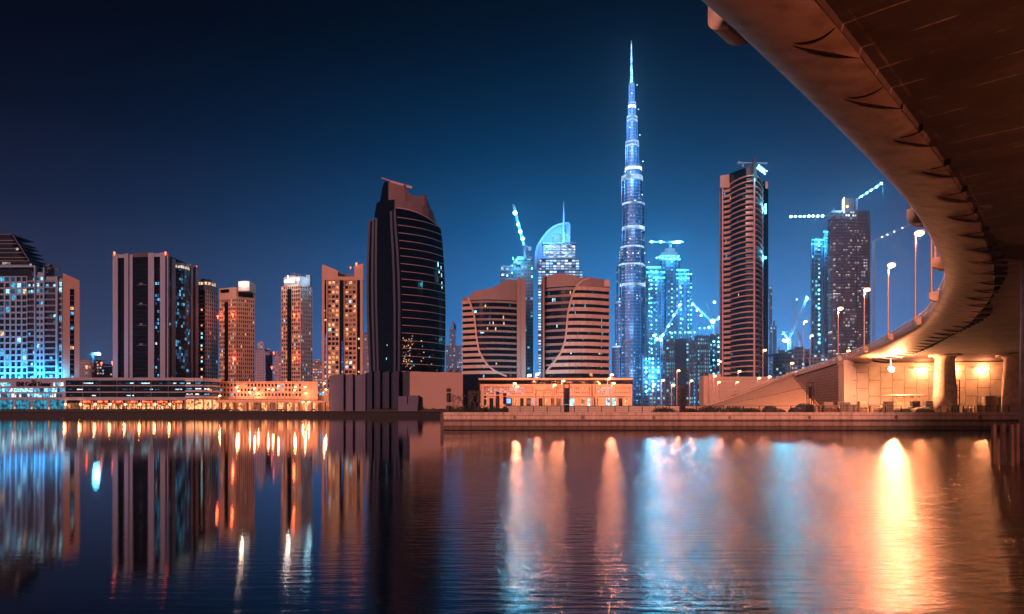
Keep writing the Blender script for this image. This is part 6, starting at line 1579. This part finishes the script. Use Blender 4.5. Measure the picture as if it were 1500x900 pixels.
def bush(px, d, r, label, seed):
    rr = random.Random(seed); m_ = MB(); x = X(px, d)
    for _ in range(700):
        v_ = Vector((rr.gauss(0, 1), rr.gauss(0, 1), abs(rr.gauss(0, 1)))).normalized() * r * rr.uniform(.6, 1.0) * (1 + .2 * rr.random()); c_ = Vector((x + v_.x * 1.5, d + v_.y, 3.1 + v_.z * .62)); s = .12
        a = Vector((rr.uniform(-1, 1), rr.uniform(-1, 1), rr.uniform(-1, 1))).normalized() * s; b_ = Vector((rr.uniform(-1, 1), rr.uniform(-1, 1), rr.uniform(-1, 1))).normalized() * s
        m_.face([c_ - a, c_ - b_, c_ + a, c_ + b_])
    m_.lathe((x, d, 3.1), [(r * .7, 0), (r * .65, r * .3), (r * .2, r * .5)], 10)
    tag(m_.build('shrub', M_hedge, None, loc=(x, d, 3.1)), label, 'shrub', 'round shrubs at the foot of the berm')
for k, (px, r, lb) in enumerate(((973, 1.5, 'low round shrub left of the dark solid totem'), (1010, 1.2, 'small shrub just right of the dark solid totem'), (1042, 1.9, 'broad low shrub at the left foot of the berm'), (1077, 1.8, 'broad low shrub before the middle of the berm'), (1100, 1.3, 'small shrub before the middle of the berm'))): bush(px, 130, r, lb, 20 + k)

# road behind the quay with kerb and low wall
struct(MB().box(-12, 62, 140, 158, 3.1, 3.16).build('road', stone('asphalt', (.05, .05, .05), scale=.3)))
t_ = tag(MB().box(X(741, 160), X(1120, 160), 160, 160.5, GZ, 4.4).box(X(741, 160), X(1120, 160), 159.9, 160.6, 4.4, 4.6).build('low_wall', M_br2, None, loc=(X(930, 160), 160, GZ)), 'long low concrete wall behind the quay railing', 'wall')
# cars
M_gl = G_dark
def car(px, d, z0, label, colr, L_=4.5, H_=1.45, face=1):
    x = X(px, d); t_ = thing('parked_car', label, 'car', (x, d, z0), 'cars parked along the water')
    Wd = 1.75; h = L_ / 2
    def prof(pts, w_, nm, mt, y0=None):
        m_ = MB(); k = len(pts); y0 = d - w_ / 2; y1 = d + w_ / 2
        m_.v += [(x + a * face, y0, z0 + b_) for a, b_ in pts] + [(x + a * face, y1, z0 + b_) for a, b_ in pts]
        m_.f += [tuple(range(k)), tuple(range(2 * k - 1, k - 1, -1))]; m_.m += [0, 0]
        for i in range(k): j = (i + 1) % k; m_.f.append((j, i, k + i, k + j)); m_.m.append(0)
        m_.build(nm, mt, t_)
    prof([(-h, .35), (-h, .75), (-h * .92, .9), (-h * .55, .97), (h * .45, .97), (h * .92, .85), (h, .65), (h, .35)], Wd, 'body', stone('car paint ' + label[:14], colr, rough=.3, var=.05))
    prof([(-h * .62, .96), (-h * .42, H_ - .04), (-h * .1, H_), (h * .12, H_ - .05), (h * .42, .96)], Wd * .86, 'cabin', M_gl)
    prof([(-h * .40, H_ - .03), (-h * .1, H_ + .02), (h * .10, H_ - .03)], Wd * .8, 'roof', stone('car paint ' + label[:14], colr))
    for sx in (-.62, .62):
        for sy in (-1, 1):
            m_ = MB(); y = d + sy * (Wd / 2 - .1); m_.tube([(x + sx * h, y - .1, z0 + .33), (x + sx * h, y + .1, z0 + .33)], .33, 12); m_.build('wheel', M_blk, t_)
cs = [(.5, .5, .5), (.08, .08, .1), (.35, .1, .08), (.6, .58, .55), (.12, .14, .2)]
cl = ['silver', 'black', 'dark red', 'white', 'navy']
for k, px in enumerate((330, 338, 347, 372, 384, 396, 409, 415, 428, 459)):
    car(px, 484, 3.7, cl[k % 5] + ' car on the far quay, ' + ['leftmost below the orange podium', 'second from the left below the orange podium', 'third from the left below the orange podium', 'left of the hazy tower gap', 'below the hazy tower gap', 'below the tower gap, third of that row', 'left of the floodlit crown tower', 'right beside the one left of the crown tower', 'below the floodlit crown tower', 'near the grey fins'][k], cs[k % 5], face=R.choice((-1, 1)))
for k, px in enumerate((20, 60, 112, 150, 176, 215, 262, 291)):
    car(px, 484, 3.7, cl[(k + 2) % 5] + ' parked car on the far quay, ' + ['before the lobby glass at the left edge', 'below the rooftop lettering', 'before the first red shopfronts', 'before the shopfronts left of the pale-pier tower', 'below the left pier of the pale-pier tower', 'below the middle of the pale-pier tower', 'before the last red shopfront', 'before the curved corner podium'][k], cs[(k + 2) % 5], face=R.choice((-1, 1)))
# ---------------------------------------------------------------- stored goods on the quay under the bridge
M_wood = stone('pallet wood', (.30, .20, .13), var=.35, scale=1, streak=False)
M_tarp = stone('dark tarpaulin', (.05, .05, .055), rough=.5, var=.3, scale=.8)
M_box = stone('cardboard and board', (.34, .26, .19), var=.2, scale=1)
M_metal = stone('galvanised steel', (.30, .30, .30), rough=.4, metal=.5)
def pallet_stack(px, d, n, w, label, load=None):
    x = X(px, d); t_ = thing('pallet_stack', label, 'pallets', (x, d, 3.13))
    for k in range(n):
        z = 3.13 + k * .2; m_ = MB()
        for j in range(5): m_.box(x - w / 2, x + w / 2, d - .6 + j * .26, d - .45 + j * .26, z + .13, z + .17)
        for sx in (-.45, 0, .45): m_.box(x + sx * w - .06, x + sx * w + .06, d - .6, d + .6, z, z + .128)
        m_.build('pallet', M_wood, t_)
    if load:
        z = 3.13 + n * .2; m_ = MB()
        rr = random.Random(int(px))
        if load == 'box': m_.box(x - w * .42, x + w * .42, d - .5, d + .5, z, z + 1.1); m_.build('crate', M_box, t_)
        elif load == 'bags':
            for k in range(8): m_.ball((x + rr.uniform(-.35, .35) * w, d + rr.uniform(-.3, .3), z + .15 + .2 * (k // 3)), .34, 8, sz=.5)
            m_.build('sack_pile', M_box, t_)
def tarp(px, d, w, h, label, mt=None):
    x = X(px, d); rr = random.Random(int(px * 7)); m_ = MB(); K, J = 16, 9; n0 = 0
    for j in range(J + 1):
        for k in range(K + 1):
            a = math.pi * k / K; q_ = math.pi * j / J
            zz = max(0, math.sin(a)) ** .45 * max(0, math.sin(q_)) ** .35 * h * (1 + .22 * noise.noise(Vector((k * .5, j * .5, px))))
            m_.v.append((x - w / 2 * math.cos(a), d - 1.1 * math.cos(q_), 3.13 + zz))
    for j in range(J):
        for k in range(K): a = j * (K + 1) + k; m_.f.append((a, a + 1, a + K + 2, a + K + 1)); m_.m.append(0)
    tag(m_.build('covered_heap', mt or M_tarp, None, loc=(x, d, 3.13), smooth=True), label, 'heap')
def cabinet(px, d, w, h, label, mt, cat='cabinet', slats=4):
    x = X(px, d); t_ = thing('storage_cabinet' if cat == 'cabinet' else 'site_crate', label, cat, (x, d, 3.13))
    MB().box(x - w / 2, x + w / 2, d - .5, d + .6, 3.25, 3.13 + h).build('body', mt, t_)
    m_ = MB()
    for k in range(slats + 1):
        xx = x - w / 2 + w * k / slats; m_.box(xx - .04, xx + .04, d - .58, d - .505, 3.2, 3.13 + h + .04)
    m_.box(x - w / 2 - .03, x + w / 2 + .03, d - .62, d + .65, 3.135 + h, 3.2 + h); m_.box(x - w / 2, x + w / 2, d - .6, d - .51, 3.14, 3.24); m_.build('frame', M_metal, t_)
def trestle(px, d, w, h, label):
    x = X(px, d); t_ = thing('trestle_table', label, 'table', (x, d, 3.13))
    MB().box(x - w / 2, x + w / 2, d - .4, d + .4, 3.13 + h - .08, 3.13 + h).build('table_top', M_box, t_)
    for sx in (-.42, .42):
        for sy in (-.3, .3): MB().box(x + sx * w - .05, x + sx * w + .05, d + sy - .05, d + sy + .05, 3.13, 3.13 + h - .08).build('leg', M_wood, t_)
def drum(px, d, label, mt):
    x = X(px, d); m_ = MB(); m_.lathe((x, d, 3.13), [(.29, 0), (.3, .03), (.29, .28), (.305, .3), (.29, .32), (.29, .58), (.305, .6), (.29, .62), (.29, .86), (.3, .89), (.27, .9)], 16)
    tag(m_.build('oil_drum', mt, None, loc=(x, d, 3.13)), label, 'drum')
def site_frame(px, d, w, h, label):
    x = X(px, d); t_ = thing('site_fence', label, 'fence panel', (x, d, 3.13)); m_ = MB()
    for a, b_ in (((-w / 2, 0), (-w / 2, h)), ((w / 2, 0), (w / 2, h)), ((-w / 2, h), (w / 2, h)), ((-w / 2, .2), (w / 2, .2)), ((0, .2), (0, h)), ((-w / 2, h * .6), (w / 2, h * .6))): m_.bar((x + a[0], d, 3.13 + a[1]), (x + b_[0], d, 3.13 + b_[1]), .07)
    m_.build('frame', M_metal, t_); m_ = MB()
    for k in range(1, 14): xx = x - w / 2 + w * k / 14; m_.bar((xx, d, 3.33), (xx, d, 3.13 + h), .02)
    m_.build('mesh_wires', M_metal, t_)
tarp(1135, 126, 3.2, .75, 'low dark tarp heap at the left end of the stored goods'); tarp(1128, 124, 2.2, 1.2, 'taller dark tarp heap before the berm, left of the open totem'); tarp(1178, 125.5, 3.0, 1.7, 'biggest dark tarp heap, behind the open totem')
tarp(1165, 123.4, 1.9, .9, 'small dark tarp heap left of the open totem')
pallet_stack(1200, 124, 6, 1.8, 'wooden pallets stacked just right of the open totem'); pallet_stack(1212, 127, 4, 2.0, 'pallet pile carrying a pale crate before the ramp side wall', 'box'); pallet_stack(1224, 124.5, 3, 1.6, 'low pallets with full sacks before the end column', 'bags')
cabinet(1230, 130, 1.1, 1.9, 'dark upright cabinet, left one of a pair before the ramp side wall', C_dark); cabinet(1239.5, 130, 1.0, 1.9, 'dark upright cabinet, right one of a pair before the ramp side wall', C_dark)
trestle(1254, 127, 2.6, 1.0, 'pale trestle table before the left edge of the panelled wall'); trestle(1270, 124.5, 3.2, .8, 'long low trestle before the panelled wall'); trestle(1284, 130, 2.8, 1.3, 'tall trestle before the panelled wall left of the flood lamp')
cabinet(1247, 126, 1.5, 1.4, 'pale wooden crate before the end column', M_box, 'crate'); cabinet(1301, 124, 1.2, 1.9, 'slatted dark crate below the flood lamp', M_wood, 'crate', 3)
pallet_stack(1290, 125, 3, 1.8, 'low pallets between trestle and slatted crate', 'bags'); pallet_stack(1263, 129, 5, 1.6, 'pallets half hidden behind the long trestle', 'box')
# site office under the bridge
t_ = thing('site_office', 'low pale site cabin with flat overhanging roof under the flood lamp', 'cabin', (X(1323, 131), 131, 3.13)); xa, xb = X(1306, 131), X(1342, 131)
MB().box(xa, xb - 1, 129.5, 133, 3.2, 5.0).build('wall', M_box, t_); MB().box(xa - .5, xb + .3, 129, 133.5, 6.3, 6.55).build('roof', C_white, t_)
m_ = MB()
for x in (xa, xa + 1.4, xa + 2.8, xb - .4, xb - 1.6): m_.box(x - .07, x + .07, 129.3, 129.44, 3.13, 6.3)
m_.bar((xa, 129.37, 5.4), (xb - .4, 129.37, 5.4), .08); m_.build('post', M_wood, t_)
for px, lb in ((1341, 'dark machine with stepped top, left one of two before the first pier'), (1361, 'dark machine with stepped top, right one of two before the first pier')):
    d = 124; x = X(px, d); t_ = thing('generator', lb, 'machine', (x, d, 3.13))
    MB().box(x - 1.0, x + 1.0, d - .6, d + .6, 3.3, 4.1).build('housing', M_tarp, t_); MB().box(x - .85, x + .8, d - .5, d + .5, 4.1, 4.25).build('deck', M_metal, t_); MB().box(x - .8, x + .6, d - .45, d + .45, 4.25, 5.15).build('upper_housing', C_dark, t_)
    m_ = MB()
    for k in range(6): m_.box(x - .7 + k * .22, x - .6 + k * .22, d - .5, d - .455, 4.4, 5.0)
    m_.build('grille', M_metal, t_)
tarp(1322, 123.3, 2.2, .9, 'small grey heap below the cabin'); tarp(1350, 122.8, 3.4, .95, 'long dark heap before the two machines'); tarp(1388, 122.2, 1.6, 1.2, 'peaked dark heap left of the totem by the pier')
drum(1412, 124, 'steel drum right of the totem by the pier, left one of two', M_metal); drum(1422, 124.2, 'steel drum right of the totem by the pier, right one of two', M_metal)
pallet_stack(1419, 127, 3, 1.9, 'pallets with full sacks between the two piers', 'bags'); pallet_stack(1432, 125, 7, 1.0, 'narrow tall pallet stack left of the tall cabinets')
cabinet(1449, 125, 2.0, 2.9, 'taller pale cabinet before the right pier, left one of two', M_box); cabinet(1464.5, 125.2, 1.5, 2.75, 'brown cabinet before the right pier, right one of two', M_wood)
site_frame(1436, 124.5, 1.6, 2.9, 'upright wire fence panel leaning at the tall cabinet'); site_frame(1275, 126, 4.0, 1.5, 'wire fence panel before the panelled wall, left one'); site_frame(1315, 126.5, 4.0, 1.4, 'wire fence panel before the site cabin')
site_frame(1213, 125.5, 3.0, 1.3, 'wire fence panel before the ramp side wall')
# light slits of the road behind the quay
for k in range(1): pass
# ---------------------------------------------------------------- the damp night air
HZD = .0001
m, t, o = newmat('night haze')
pv = nd(t, 'ShaderNodeVolumePrincipled'); pv.inputs['Density'].default_value = HZD; pv.inputs['Color'].default_value = (.40, .72, 1, 1); pv.inputs['Anisotropy'].default_value = .88
t.links.new(pv.outputs[0], o.inputs['Volume'])
hz = MB().box(-5200, 5200, -400, 6200, -3.5, 860).build('haze', m); hz['kind'] = 'stuff'
